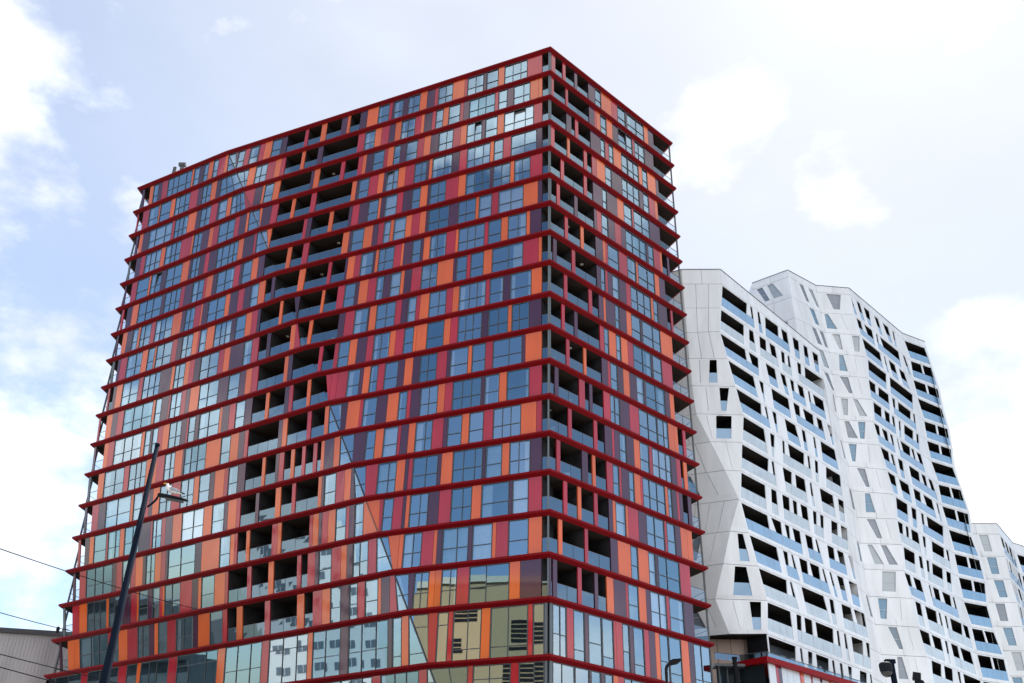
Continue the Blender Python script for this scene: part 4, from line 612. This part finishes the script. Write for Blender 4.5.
rearT, RP, rhead = white_tower('taller white tower with faceted corners, rising behind the lower white one', REAR_LINES, 67.85,
    [dict(a=0, b=1, kind='w', nrow=4, rows={0: [(.10, .26, .22, .36), (.40, .56, .48, .70)], 2: [(.60, .80, .62, .80)]}),
     dict(a=1, b=2, kind='w', panel=1.6, rows={0: [(.36, .50, .46, .58), (.68, .84, .80, .92)], 1: [(.58, .74, .66, .80)], 2: [(.55, .68, .62, .76), (.80, .92, .86, .97)], 3: [(.66, .80, .72, .88)], 4: [(.72, .86, .78, .94)], 5: [(.70, .86, .72, .88)], 7: [(.70, .84, .74, .90)], 9: [(.66, .84, .70, .90)], 11: [(.66, .84, .70, .90)], 13: [(.66, .84, .70, .90)]}),
     dict(a=2, b=3, kind='w', panel=1.5, rows={int(k): v for k, v in REAR_END_WINDOWS.items()}),
     dict(a=3, b=4, kind='d', rows=REAR_LOGGIAS, frit=lambda r: r in (10, 11, 13, 14, 15)),
     dict(a=4, b=5, kind='d', rows={r: [(.04, .47, .05, .47), (.53, .93, .54, .93)] if r % 3 else [(.04, .92, .06, .93)] for r in range(0, 17)})],
    17, {0: 68.9, 1: 68.9, 2: 68.9, 3: 68.9, 4: 68.9, 5: 68.9}, [(64.2, 126.3), (60.0, 132.0), (36.0, 130.0), (31.0, 112.0)], 17)
# the lower storeys of the rear tower meet the front tower's end
FAR_LINES = [[(60.0, 122.6), (66.0 + .1 * (i % 2), 122.4), (71.8, 130.2), (82.0, 136.5)] for i in range(15)]
rnd = random.Random(5)
def random_row():
    t, out = 0.03, []
    while t < 0.9:
        w = rnd.choice([.06, .11, .18]); s = rnd.uniform(-.02, .03)
        out.append((t, min(.97, t + w), t + s, min(.97, t + w + s))); t += w + rnd.uniform(.05, .10)
    return out
farT, XP, xhead = white_tower('small white tower at the right edge, half behind the taller white tower', FAR_LINES, 42.4,
    [dict(a=0, b=1, kind='w', rows={r: [(.54 + .05 * (r % 3), .74 + .05 * (r % 3), .56 + .05 * (r % 3), .74 + .05 * (r % 3))] for r in range(13)}),
     dict(a=1, b=2, kind='d', rows={r: random_row() for r in range(13)}),
     dict(a=2, b=3, kind='d', rows={r: random_row() for r in range(13)})],
    13, {0: 43.9, 1: 43.9, 2: 43.9, 3: 43.9}, [(84.0, 150.0), (60.0, 150.0)], 13)
# recessed base storeys under the lower white tower
bs = MB(); zt = fhead(12) - .02; q0 = Vector((17.5, 85.6)); q1 = Vector((22.3, 85.4)); q2 = Vector((37.5, 100.6))
def vwall(mb, p, q, z0, z1, m=0): mb.quad([(p.x, p.y, z0), (q.x, q.y, z0), (q.x, q.y, z1), (p.x, p.y, z1)], m)
for k in range(4):
    a, b = q0.lerp(q1, k / 4), q0.lerp(q1, (k + 1) / 4)
    bs.prism([(a.x + .02, a.y, .14), (b.x - .02, b.y, .14), (b.x - .02, b.y, zt), (a.x + .02, a.y, zt)], (0, .2, 0), 0)
vwall(bs, q0 + V2(0, .1), q1 + V2(0, .1), .14, zt, 2)
vwall(bs, q1 + V2(0, .15), q2, .14, zt, 1)
bs.build('base_wall', [mat('tan base panel', (0.50, 0.36, 0.29), 0.5, 0.4, noise=(.5, .05)), M_TPANE, M_JOINT], frontT)

# ------------------------------------------------------------------ low red-roofed annex
annex = thing('low_annex', 'low glazed annex with a red roof edge and glass balustrade beside the red tower', 'building')
ac = Vector((20.75, 77.3)); ad = V2(.7071, .7071); an = V2(-.7071, .7071); ah = 16.2 + CAM_H
ar = ac + ad * 22; al = V2(19.2, 79.6)
rf = MB()
o_ = 0.6
ring = [al + V2(-.4, -.3), ac + V2(-.15, -o_), ar + V2(.7, -.5), ar + an * 3, V2(24.0, 84.0), al + an * 2.2]
rf.prism([(p.x, p.y, ah) for p in ring], (0, 0, -.42), 0)
rf.build('roof_slab', mat('bright red roof edge', (0.24, 0.003, 0.006), 0.55, 0.15), annex)
pan = MB()
cols = [('g', 1.1), ('r', .45), ('p', .5), ('g', .9), ('g', 1.0), ('g', 1.1), ('r', .2), ('o', .5), ('g', 1.2), ('r', .35), ('g', 1.3), ('p', .4), ('g', 1.2), ('o', .5), ('g', 1.2), ('g', 1.0), ('r', .5), ('g', 1.2), ('p', .5), ('g', 1.3), ('g', 1.2), ('o', .4), ('g', 1.2)]
s = 0.15; k_ = {'g': 0, 'r': 1, 'p': 2, 'o': 3}
M_MILK = mat('milky glass', (0.62, 0.66, 0.70), .08, .8, noise=(.4, .08), bump=WAVE)
for c_, w in cols:
    a, b = ac + ad * (s + .02), ac + ad * (s + w * .95 - .02); s += w * .95
    pan.prism([(a.x, a.y, .14), (b.x, b.y, .14), (b.x, b.y, ah - .42), (a.x, a.y, ah - .42)], (an.x * .08, an.y * .08, 0), k_[c_])
pan.build('cladding', [M_MILK, M_RED, M_PLUM, M_ORANGE], annex)
lk = MB(); e0 = V2(16.9, 78.4); e1 = V2(19.0, 79.4)
vwall(lk, e0, e1, .14, ah - .55, 0); vwall(lk, e1, ac + an * .35 + ad * .1, .14, ah - .42, 0)
for t in (0.1, .45, .8):
    p = e0.lerp(e1, t); lk.tube([(p.x, p.y - .12, .14), (p.x, p.y - .12, ah - .5)], .06, 8, 1)
lk.box((16.8, 78.2, ah - .55), (19.2, 79.6, ah - .35), 1)
lk.build('dark_glazing', [mat('dark glazing', (.015, .022, .026), .06, .6), M_FRAME], annex)
rl = MB()
path = [e0 + V2(0, .1), e1 + V2(.1, -.1), ac + V2(.15, .5), ar + V2(0, .2)]
for a, b in zip(path, path[1:]):
    n = max(1, round((b - a).length / 1.5))
    for k in range(n):
        p, q_ = a.lerp(b, k / n + .008), a.lerp(b, (k + 1) / n - .008)
        vwall(rl, p, q_, ah + .03, ah + .52, 0)
    rl.tube([(a.x, a.y, ah + .55), (b.x, b.y, ah + .55)], .03, 6, 1)
rl.build('balustrade', [M_RAIL, M_FRAME], annex)
cp = MB(); p = e0.lerp(e1, .72)
cp.tube([(p.x, p.y - .9, .14), (p.x, p.y - .9, ah - .05)], .17, 12); cp.tube([(p.x, p.y - .9, ah - .05), (p.x, p.y - .9, ah + .15)], [.2, .24], 12)
cp.build('column', M_BLACK, annex)

# ------------------------------------------------------------------ metal-clad hall at the left edge
hall = thing('metal_clad_hall', 'flat grey metal clad building with dark roof edge at the left', 'building')
h0, h1 = V2(-92, 106), V2(-42, 134); hd = (h1 - h0).normalized(); hn = V2(-hd.y, hd.x); hz0, hz1 = 26.0, 29.6
mb = MB(); L = (h1 - h0).length; n = int(L / .42)
for k in range(n):
    a, b = h0 + hd * (L * k / n), h0 + hd * (L * (k + .82) / n)
    za, zb = hz0 + (hz1 - hz0) * k / n, hz0 + (hz1 - hz0) * (k + .82) / n
    mb.prism([(a.x, a.y, .1), (b.x, b.y, .1), (b.x, b.y, zb), (a.x, a.y, za)], (hn.x * .06, hn.y * .06, 0), 0)
a, b = h0 + hn * .05, h1 + hn * .05
mb.quad([(a.x, a.y, .1), (b.x, b.y, .1), (b.x, b.y, hz1 - .02), (a.x, a.y, hz0 - .02)], 0)
c2, d2 = h1 + hn * 22, h0 + hn * 22
vwall(mb, b, c2, .1, hz0, 0); vwall(mb, c2, d2, .1, hz0, 0); vwall(mb, d2, a, .1, hz0, 0)
mb.build('wall', M_GREYMETAL, hall)
mb = MB(); a, b = h0 - hn * .5, h1 - hn * .5; c2, d2 = h1 + hn * 22.4, h0 + hn * 22.4
mb.prism([(a.x, a.y, hz0), (b.x, b.y, hz1), (c2.x, c2.y, hz1), (d2.x, d2.y, hz0)], (0, 0, .55), 0)
mb.build('roof', M_DARKROOF, hall)

# ------------------------------------------------------------------ buildings across the street, seen mirrored in the red tower
def block(name, label, a, b, depth, hz, wallm, rows, wfun, extra=None):
    root = thing(name, label, 'building'); a, b = Vector(a), Vector(b); d = (b - a).normalized(); n = V2(-d.y, d.x); L = (b - a).length
    mb = MB()
    mb.prism([(a.x, a.y, .1), (b.x, b.y, .1), (b.x, b.y, hz), (a.x, a.y, hz)], (n.x * depth, n.y * depth, 0), 0)
    mb.build('wall', wallm, root)
    return root, a, d, n, L
def flat_box(mb, a, d, n, s0, s1, z0, z1, proud, m=0):
    p, q_ = a + d * s0 - n * proud, a + d * s1 - n * proud
    mb.prism([(p.x, p.y, z0), (q_.x, q_.y, z0), (q_.x, q_.y, z1), (p.x, p.y, z1)], (n.x * (proud - .002), n.y * (proud - .002), 0), m)
# facade faces the tower: walking from a to b with the tower on the right hand side
w, a, d, n, L = block('white_apartment_block', 'white flats with rows of dark windows mirrored in the red tower low down', (-77, 59), (-79, 75), 14, 37.5, M_WHITE2, 0, None)
for r in range(12):
    for c_ in range(6):
        mb = MB(); s0 = .8 + c_ * 2.5; z0 = 3.2 + r * 2.8
        flat_box(mb, a, d, n, s0, s0 + 1.5, z0, z0 + 1.05, .03, 0); flat_box(mb, a, d, n, s0 + .7, s0 + .78, z0, z0 + 1.05, .06, 1)
        mb.build('window', [M_TPANE, M_WHITE], w)
mb = MB(); flat_box(mb, a, d, n, 4, 11, 37.51, 39.8, .5, 0); mb.build('penthouse', M_WHITE2, w)
t_, a, d, n, L = block('tan_office_block', 'tan office block with dark louvres mirrored in the red tower beside its corner', (-24, 20), (-47.5, 39.5), 16, 35.0, M_TAN, 0, None)
lv = MB()
for (s0, s1, z0, nl) in ((13, 18.5, 27.0, 5), (13.0, 19.5, 20.0, 9), (22.5, 25.5, 29.5, 4), (24.5, 26.5, 26.0, 3)):
    for k in range(nl): flat_box(lv, a, d, n, s0, s1, z0 + k * .55, z0 + k * .55 + .36, .06, 0)
lv.build('louvre', M_BLACK, t_)
for r in range(4):
    for c_ in range(7):
        mb = MB(); s0 = 2 + c_ * 4; flat_box(mb, a, d, n, s0, s0 + 1.6, 4 + r * 3.6, 5.8 + r * 3.6, .03, 0); mb.build('window', M_TPANE, t_)
cop = MB(); flat_box(cop, a, d, n, 0, L, 34.2, 35.02, .2, 0); cop.build('coping', mat('pale coping', (.6, .55, .45), .8), t_)
k_, a, d, n, L = block('dark_low_hall', 'long low dark hall mirrored in the bottom left windows of the red tower', (-104, 86), (-112, 128), 30, 22.0, mat('dark hall cladding', (.11, .12, .125), .6, .3, noise=(.4, .3)), 0, None)
mb = MB(); flat_box(mb, a, d, n, -1, L + 1, 21.2, 22.1, .8, 0); mb.build('roof_edge', M_DARKROOF, k_)

# ------------------------------------------------------------------ street lamps, gull, camera dome, floodlight, wires
def polar(az, dist, h=0.0):
    a = math.radians(az); return Vector((math.sin(a) * dist, math.cos(a) * dist, h))
lamp = thing('street_lamp', 'tall dark tapered street lamp in front of the red tower, gull on its head', 'street lamp')
lp = polar(-21.85, 23.0); topz = .397 * 23 + CAM_H
mb = MB(); mb.tube([lp + Vector((0, 0, .13)), lp + Vector((0, 0, 3)), lp + Vector((0, 0, topz))], [.122, .106, .052], 16)
mb.tube([lp + Vector((0, 0, topz)), lp + Vector((0, 0, topz + .05))], [.066, .05], 16)
mb.build('pole', M_STEEL, lamp, True)
hz = .346 * 23 + CAM_H - .15
side = polar(-21.85 + 90, 1.0).normalized(); toward = polar(-21.85, -1.0).normalized()
arm_dir = (side * .97 + toward * .15).normalized()
mb = MB(); pts = [lp + arm_dir * .08 + Vector((0, 0, hz - .22))]
for k in range(7):
    t = k / 6; pts.append(lp + arm_dir * (.1 + .17 * math.sin(t * 1.5)) + Vector((0, 0, hz - .22 + .28 * t)))
pts.append(lp + arm_dir * .40 + Vector((0, 0, hz + .07)))
mb.tube(pts, .028, 8); mb.build('arm', M_STEEL, lamp, True)
mb = MB(); h0_ = lp + arm_dir * .25 + Vector((0, 0, hz + .08)); n_ = 9
wv = toward; up = Vector((0, 0, 1))
prof = [(0, .05, .045), (.05, .085, .06), (.18, .10, .058), (.36, .11, .05), (.54, .10, .042), (.66, .075, .03), (.72, .03, .018)]
rings = []
for (x, hw, th) in prof:
    c0 = h0_ + arm_dir * x + up * (-.10 * x)
    base = len(mb.v)
    for k in range(12):
        t = 2 * math.pi * k / 12
        mb.v.append(tuple(c0 + wv * hw * math.cos(t) + up * th * (math.sin(t) if math.sin(t) > 0 else math.sin(t) * .55)))
    rings.append(base)
for i in range(len(rings) - 1):
    for k in range(12):
        mb.f.append((rings[i] + k, rings[i] + (k + 1) % 12, rings[i + 1] + (k + 1) % 12, rings[i + 1] + k)); mb.m.append(0)
mb.f.append(tuple(rings[0] + k for k in range(11, -1, -1))); mb.m.append(0); mb.f.append(tuple(rings[-1] + k for k in range(12))); mb.m.append(0)
mb.build('lamp_head', M_BLACK, lamp, True)
mb = MB(); c0 = h0_ + arm_dir * .42 + up * (-.083)
mb.prism([c0 + arm_dir * x + wv * y + up * (-.10 * x) for x, y in ((-.22, -.08), (.2, -.08), (.2, .08), (-.22, .08))], up * -.012)
mb.build('lens', mat('lamp lens', (.04, .045, .05), .4, .3), lamp)

# gull: one continuous body grown from a skeleton, looking left
def skin_body(name, verts, edges, radii, m, parent=None, root=0):
    me = bpy.data.meshes.new(name); me.from_pydata([tuple(v) for v in verts], edges, []); me.update()
    o = bpy.data.objects.new(name, me); C.objects.link(o)
    sk = o.modifiers.new('Skin', 'SKIN'); sv = me.skin_vertices[0].data
    for i, r in enumerate(radii): sv[i].radius = (r, r)
    sv[root].use_root = True
    o.modifiers.new('Subd', 'SUBSURF').levels = 2; o.modifiers[-1].render_levels = 2
    me.materials.append(m); me.polygons.foreach_set('use_smooth', [True] * len(me.polygons))
    if parent is not None: o.parent = parent
    return o
g0 = h0_ + arm_dir * .30 + up * .020
gull = thing('gull', 'white and grey gull standing on the street lamp head', 'gull')
G = lambda x, z, y=0.0: g0 + arm_dir * x + up * z + wv * y
M_GULLW = mat('white plumage', (.72, .72, .70), .8, .2); M_GULLG = mat('grey wing', (.27, .29, .32), .7, .2); M_GULLB = mat('black wing tip', (.03, .03, .03), .7)
skin_body('body', [G(.02, .13), G(-.06, .155), G(-.105, .20), G(-.125, .255), G(-.13, .295), G(.10, .105), G(.18, .085), G(.24, .07)],
          [(0, 1), (1, 2), (2, 3), (3, 4), (0, 5), (5, 6), (6, 7)], [.075, .07, .047, .036, .036, .06, .035, .018], M_GULLW, gull)
for sgn in (1, -1):
    mb = MB(); pr = [(-.07, .17), (-.02, .195), (.10, .165), (.20, .115), (.16, .085), (.05, .09), (-.05, .11)]
    mb.prism([G(x, z_, sgn * (.072 if x < .1 else .045)) for x, z_ in (pr if sgn < 0 else pr[::-1])], wv * (-sgn * .018)); mb.build('wing', M_GULLG, gull)
    mb = MB(); mb.prism([G(x, z_, sgn * .03) for x, z_ in ((.17, .115), (.32, .075), (.31, .065), (.16, .085))], wv * (-sgn * .014)); mb.build('wing_tip', M_GULLB, gull)
    mb = MB(); mb.tube([G(.0, .0, sgn * .03), G(.012, .075, sgn * .03)], .006, 6); mb.build('leg', mat('pink leg', (.6, .3, .25), .6), gull)
mb = MB(); mb.tube([G(-.158, .292), G(-.205, .282), G(-.222, .272)], [.014, .011, .003], 8); mb.build('beak', mat('yellow beak', (.75, .45, .05), .4), gull)
for sgn in (1, -1):
    mb = MB(); mb.tube([G(-.145, .305, sgn * .028), G(-.146, .305, sgn * .034)], [.006, .004], 8); mb.build('eye', M_BLACK, gull)

# small lamp by the foot of the right face
sl = thing('small_street_lamp', 'small black lamp on a thin pole before the right face of the red tower', 'street lamp')
sp = polar(9.35, 47.0); sz = .192 * 47 + CAM_H
mb = MB(); mb.tube([sp + up * .13, sp + up * sz], [.10, .075], 12); pts = [sp + up * sz]
sr = polar(99.35, 1.0).normalized()
for k in range(1, 6): t = k / 5 * 1.35; pts.append(sp + up * (sz + .32 * math.sin(t)) + sr * (.30 * (1 - math.cos(t))))
mb.tube(pts, .075, 10); mb.build('pole', M_BLACK, sl, True)
mb = MB(); e = pts[-1]
mb.prism([e + sr * x + up * z_ - polar(9.35, .13) for x, z_ in ((-.06, -.10), (.30, -.02), (.50, .13), (.44, .20), (.1, .17), (-.08, .08))], polar(9.35, .26)); mb.build('lamp_head', M_BLACK, sl)

# dome camera
dc = thing('dome_camera', 'grey dome security camera on a pole below the taller white tower', 'security camera')
cc = polar(21.27, 28.0); cz = .187 * 28 + CAM_H; cr = polar(111.27, 1.0).normalized()
mb = MB(); prof = [(.0, .155), (.04, .165), (.14, .172), (.20, .165), (.235, .12), (.25, .03)]
prev = None
pts = [cc + up * (cz - .06 + a) for a, _ in prof]; mb.tube(pts, [b for _, b in prof], 20); mb.build('housing', mat('camera housing', (.010, .013, .017), .6, .1), dc, True)
mb = MB(); prof = [(0, .150), (-.05, .142), (-.10, .112), (-.135, .06), (-.145, .01)]
mb.tube([cc + up * (cz - .062 + a) for a, _ in prof], [b for _, b in prof], 20); mb.build('dome', mat('smoked dome', (.012, .013, .015), .05, .6), dc, True)
mb = MB(); q_ = cc + cr * .155 + polar(20.98, .10)
mb.tube([q_ + up * (.13 - q_.z), q_ + up * (cz + .2 - q_.z)], .075, 12)
mb.box((q_.x - .16, q_.y - .07, cz + .16), (q_.x + .1, q_.y + .07, cz + .26)); mb.build('pole', M_STEEL, dc)
# floodlight
fl = thing('floodlight', 'small black floodlight on a thin pole at the bottom edge below the taller white tower', 'floodlight')
fc = polar(22.75, 15.0); fz = .178 * 15 + CAM_H
mb = MB(); mb.tube([fc + up * .13, fc + up * (fz - .05)], .045, 10); mb.build('pole', M_BLACK, fl)
mb = MB(); r2 = polar(112.75, 1.0).normalized(); f2 = polar(22.75, 1.0).normalized()
mb.prism([fc + r2 * x + up * (fz + z_) - f2 * .06 for x, z_ in ((-.065, -.02), (.045, -.035), (.06, .055), (-.04, .075))], f2 * .14)
mb.prism([fc + r2 * x + up * (fz + z_) - f2 * .04 for x, z_ in ((-.05, -.09), (.10, -.10), (.07, -.04), (-.03, -.025))], f2 * .10); mb.build('lamp_head', M_BLACK, fl)

# overhead wires: long sagging lines from poles out of frame to the tower
def wire(label, p, q_, sag, r=.017, ins=None):
    p, q_ = Vector(p), Vector(q_); mb = MB(); n = 24
    mb.tube([p.lerp(q_, k / n) - up * (sag * 4 * (k / n) * (1 - k / n)) for k in range(n + 1)], r, 6)
    root = tag(mb.build('overhead_wire', M_BLACK, None, True), label, 'wire', 'thin overhead wires at the lower left')
    if ins is not None:
        mb = MB(); c0 = p.lerp(q_, ins) - up * (sag * 4 * ins * (1 - ins))
        mb.tube([c0 - up * .22, c0 - up * .05, c0 + up * .06], [.04, .09, .05], 10); mb.build('insulator', M_BLACK, root)
def px_wire(az0, t0, d0, az1, t1, d1): return polar(az0, d0, t0 * d0 + CAM_H), polar(az1, d1, t1 * d1 + CAM_H)
a_, b_ = px_wire(-36, .292, 30, -17.0, .231, 62); wire('highest thin wire, crossing the red tower lower left windows', a_, b_, .25)
a_, b_ = px_wire(-36, .234, 32, -24.2, .2005, 52); wire('thin wire just above the metal clad hall roof, ending at an insulator', a_, b_, .1, ins=.93)
a_, b_ = px_wire(-36, .196, 32, -16.0, .146, 58); wire('upper of the two wires crossing the metal clad hall wall', a_, b_, .15)
a_, b_ = px_wire(-36, .189, 30, -16.0, .132, 54); wire('lowest wire, crossing the metal clad hall wall', a_, b_, .15)

# ------------------------------------------------------------------ ground
gr = MB(); gr.quad([(-900, -900, 0), (900, -900, 0), (900, 900, 0), (-900, 900, 0)]); tag(gr.build('ground', M_ASPHALT), kind='structure')
pv = MB(); pv.prism([(p.x, p.y, .13) for p in [V2(-140, -40), V2(60, -40), V2(110, 60), V2(95, 160), V2(-140, 160)]], (0, 0, -.126)); tag(pv.build('pavement', M_PAVE), kind='structure')

# ------------------------------------------------------------------ sky, sun, camera
SUN_AZ, SUN_EL = 33.0, 54.0
sun = bpy.data.lights.new('sun', 'SUN'); sun.energy = 5.0; sun.angle = math.radians(0.6); sun.color = (1.0, .95, .88)
so = bpy.data.objects.new('sun', sun); C.objects.link(so)
sd = Vector((math.sin(math.radians(SUN_AZ)) * math.cos(math.radians(SUN_EL)), math.cos(math.radians(SUN_AZ)) * math.cos(math.radians(SUN_EL)), math.sin(math.radians(SUN_EL))))
so.rotation_euler = sd.to_track_quat('Z', 'Y').to_euler(); so.location = sd * 200
W = bpy.data.worlds.new('World'); bpy.context.scene.world = W; W.use_nodes = True
nt = W.node_tree; N = nt.nodes.new; Lk = nt.links.new
bg = nt.nodes['Background']; bg.inputs['Strength'].default_value = SKY_STRENGTH
sky = N('ShaderNodeTexSky'); sky.sky_type = 'NISHITA'; sky.sun_disc = False; sky.sun_elevation = math.radians(SUN_EL)
sky.sun_rotation = math.radians(SUN_AZ); sky.dust_density = DUST; sky.air_density = 1.0; sky.ozone_density = 2.6
tc = N('ShaderNodeTexCoord')
def math_node(op, a, b=None, clamp=False):
    m = N('ShaderNodeMath'); m.operation = op; m.use_clamp = clamp
    for i, x in enumerate((a, b)):
        if x is None: continue
        if isinstance(x, (int, float)): m.inputs[i].default_value = x
        else: Lk(x, m.inputs[i])
    return m.outputs[0]
n1 = N('ShaderNodeTexNoise'); n1.inputs['Scale'].default_value = 5.5; n1.inputs['Detail'].default_value = 9; n1.inputs['Roughness'].default_value = .58
mp = N('ShaderNodeMapping'); mp.inputs['Scale'].default_value = (1, 1, 1.7); Lk(tc.outputs['Generated'], mp.inputs['Vector']); Lk(mp.outputs['Vector'], n1.inputs['Vector'])
n2 = N('ShaderNodeTexNoise'); n2.inputs['Scale'].default_value = 2.2; n2.inputs['Detail'].default_value = 5; Lk(mp.outputs['Vector'], n2.inputs['Vector'])
# cumulus fields: azimuth, elevation, radius (degrees), weight
CLOUDS = [(-38, 38, 9.5, 1.0), (-29, 17, 11, 1.0), (-26.5, 35.0, 4.0, .62), (-28.1, 45, 3.0, .5), (-24.3, 44.6, 3.0, .5), (-16, 48, 3, .42), (17, 42.3, 7.0, .66), (22, 38.6, 5.5, .58),
          (30.5, 19.5, 9.5, 1.1), (34, 43, 4, .45), (25, 48, 4, .42),
          (262, 12, 11, 1.0), (282, 15, 12, .95), (264, 43, 12, 1.0), (228, 47, 11, .95), (92, 11, 9, .95), (90, 46, 11, 1.0), (160, 30, 34, 1.2), (190, 70, 30, 1.2), (125, 60, 18, 1.0), (300, 66, 15, .8), (205, 15, 12, 1.0)]  # the widest clouds, behind and overhead, are unseen and added as fill light
acc = None
for az, el, rad, wgt in CLOUDS:
    v = (math.sin(math.radians(az)) * math.cos(math.radians(el)), math.cos(math.radians(az)) * math.cos(math.radians(el)), math.sin(math.radians(el)))
    dt = N('ShaderNodeVectorMath'); dt.operation = 'DISTANCE'; Lk(tc.outputs['Generated'], dt.inputs[0]); dt.inputs[1].default_value = v
    m = N('ShaderNodeMapRange'); m.inputs['From Min'].default_value = math.radians(rad) * 1.5; m.inputs['From Max'].default_value = math.radians(rad) * .15
    m.inputs['To Min'].default_value = 0; m.inputs['To Max'].default_value = wgt; Lk(dt.outputs['Value'], m.inputs['Value'])
    acc = m.outputs[0] if acc is None else math_node('MAXIMUM', acc, m.outputs[0])
dens = math_node('ADD', acc, math_node('MULTIPLY', math_node('SUBTRACT', n1.outputs['Fac'], .5), 1.9))
cm = N('ShaderNodeMapRange'); cm.interpolation_type = 'SMOOTHSTEP'; cm.inputs['From Min'].default_value = .36; cm.inputs['From Max'].default_value = .92; Lk(dens, cm.inputs['Value'])
veil = N('ShaderNodeMapRange'); veil.inputs['From Min'].default_value = .35; veil.inputs['From Max'].default_value = .75; veil.inputs['To Min'].default_value = VEIL_LO; veil.inputs['To Max'].default_value = VEIL_HI
Lk(n2.outputs['Fac'], veil.inputs['Value'])
mask = math_node('MAXIMUM', cm.outputs[0], veil.outputs[0], True)
shade = N('ShaderNodeMapRange'); shade.inputs['From Min'].default_value = .3; shade.inputs['From Max'].default_value = .75; shade.inputs['To Min'].default_value = CLOUD_LO; shade.inputs['To Max'].default_value = CLOUD_HI
n3 = N('ShaderNodeTexNoise'); n3.inputs['Scale'].default_value = 7; n3.inputs['Detail'].default_value = 6; Lk(mp.outputs['Vector'], n3.inputs['Vector']); Lk(n3.outputs['Fac'], shade.inputs['Value'])
cl = N('ShaderNodeVectorMath'); cl.operation = 'SCALE'; cl.inputs[0].default_value = (1.0, 1.0, 1.02); Lk(shade.outputs[0], cl.inputs['Scale'])
fd = N('ShaderNodeVectorMath'); fd.operation = 'DOT_PRODUCT'; Lk(tc.outputs['Generated'], fd.inputs[0]); fd.inputs[1].default_value = (-sd.x, -sd.y, .35)
fs = N('ShaderNodeMapRange'); fs.inputs['From Min'].default_value = 0.0; fs.inputs['From Max'].default_value = .55; fs.inputs['To Min'].default_value = 1.0; fs.inputs['To Max'].default_value = FRONT_LIT; Lk(fd.outputs['Value'], fs.inputs['Value'])
cl2 = N('ShaderNodeVectorMath'); cl2.operation = 'SCALE'; Lk(cl.outputs['Vector'], cl2.inputs[0]); Lk(fs.outputs[0], cl2.inputs['Scale'])
mix = N('ShaderNodeMix'); mix.data_type = 'RGBA'; # thin high haze, thicker and brighter towards the sun
hd_ = N('ShaderNodeVectorMath'); hd_.operation = 'DOT_PRODUCT'; Lk(tc.outputs['Generated'], hd_.inputs[0]); hd_.inputs[1].default_value = sd
hf = N('ShaderNodeMapRange'); hf.inputs['From Min'].default_value = .36; hf.inputs['From Max'].default_value = .95; hf.inputs['To Min'].default_value = .0; hf.inputs['To Max'].default_value = .84; Lk(hd_.outputs['Value'], hf.inputs['Value'])
hb = N('ShaderNodeMapRange'); hb.inputs['From Min'].default_value = .2; hb.inputs['From Max'].default_value = .95; hb.inputs['To Min'].default_value = 3.05; hb.inputs['To Max'].default_value = 3.40; Lk(hd_.outputs['Value'], hb.inputs['Value'])
hc = N('ShaderNodeVectorMath'); hc.operation = 'SCALE'; hc.inputs[0].default_value = (.915, .96, 1.03); Lk(hb.outputs[0], hc.inputs['Scale'])
hmix = N('ShaderNodeMix'); hmix.data_type = 'RGBA'; Lk(hf.outputs[0], hmix.inputs['Factor']); Lk(sky.outputs['Color'], hmix.inputs['A']); Lk(hc.outputs['Vector'], hmix.inputs['B'])
Lk(mask, mix.inputs['Factor']); Lk(hmix.outputs['Result'], mix.inputs['A']); Lk(cl2.outputs['Vector'], mix.inputs['B'])
Lk(mix.outputs['Result'], bg.inputs['Color'])

cam = bpy.data.cameras.new('camera'); cam.sensor_width = 36; cam.lens = 948.45 / 1024 * 36; cam.clip_end = 3000; cam.clip_start = .1
co = bpy.data.objects.new('camera', cam); C.objects.link(co)
co.matrix_world = Matrix.Translation((0, 0, CAM_H)) @ Matrix.Rotation(math.pi / 2 + 0.522217, 4, 'X') @ Matrix.Rotation(0.024017, 4, 'Z')
S = bpy.context.scene; S.camera = co
S.view_settings.view_transform = 'Standard'; S.view_settings.look = 'None'; S.view_settings.gamma = 1; S.view_settings.exposure = EXPOSURE
S.cycles.max_bounces = 8; S.cycles.transparent_max_bounces = 12; S.cycles.caustics_reflective = False; S.cycles.caustics_refractive = False
S.cycles.use_denoising = True
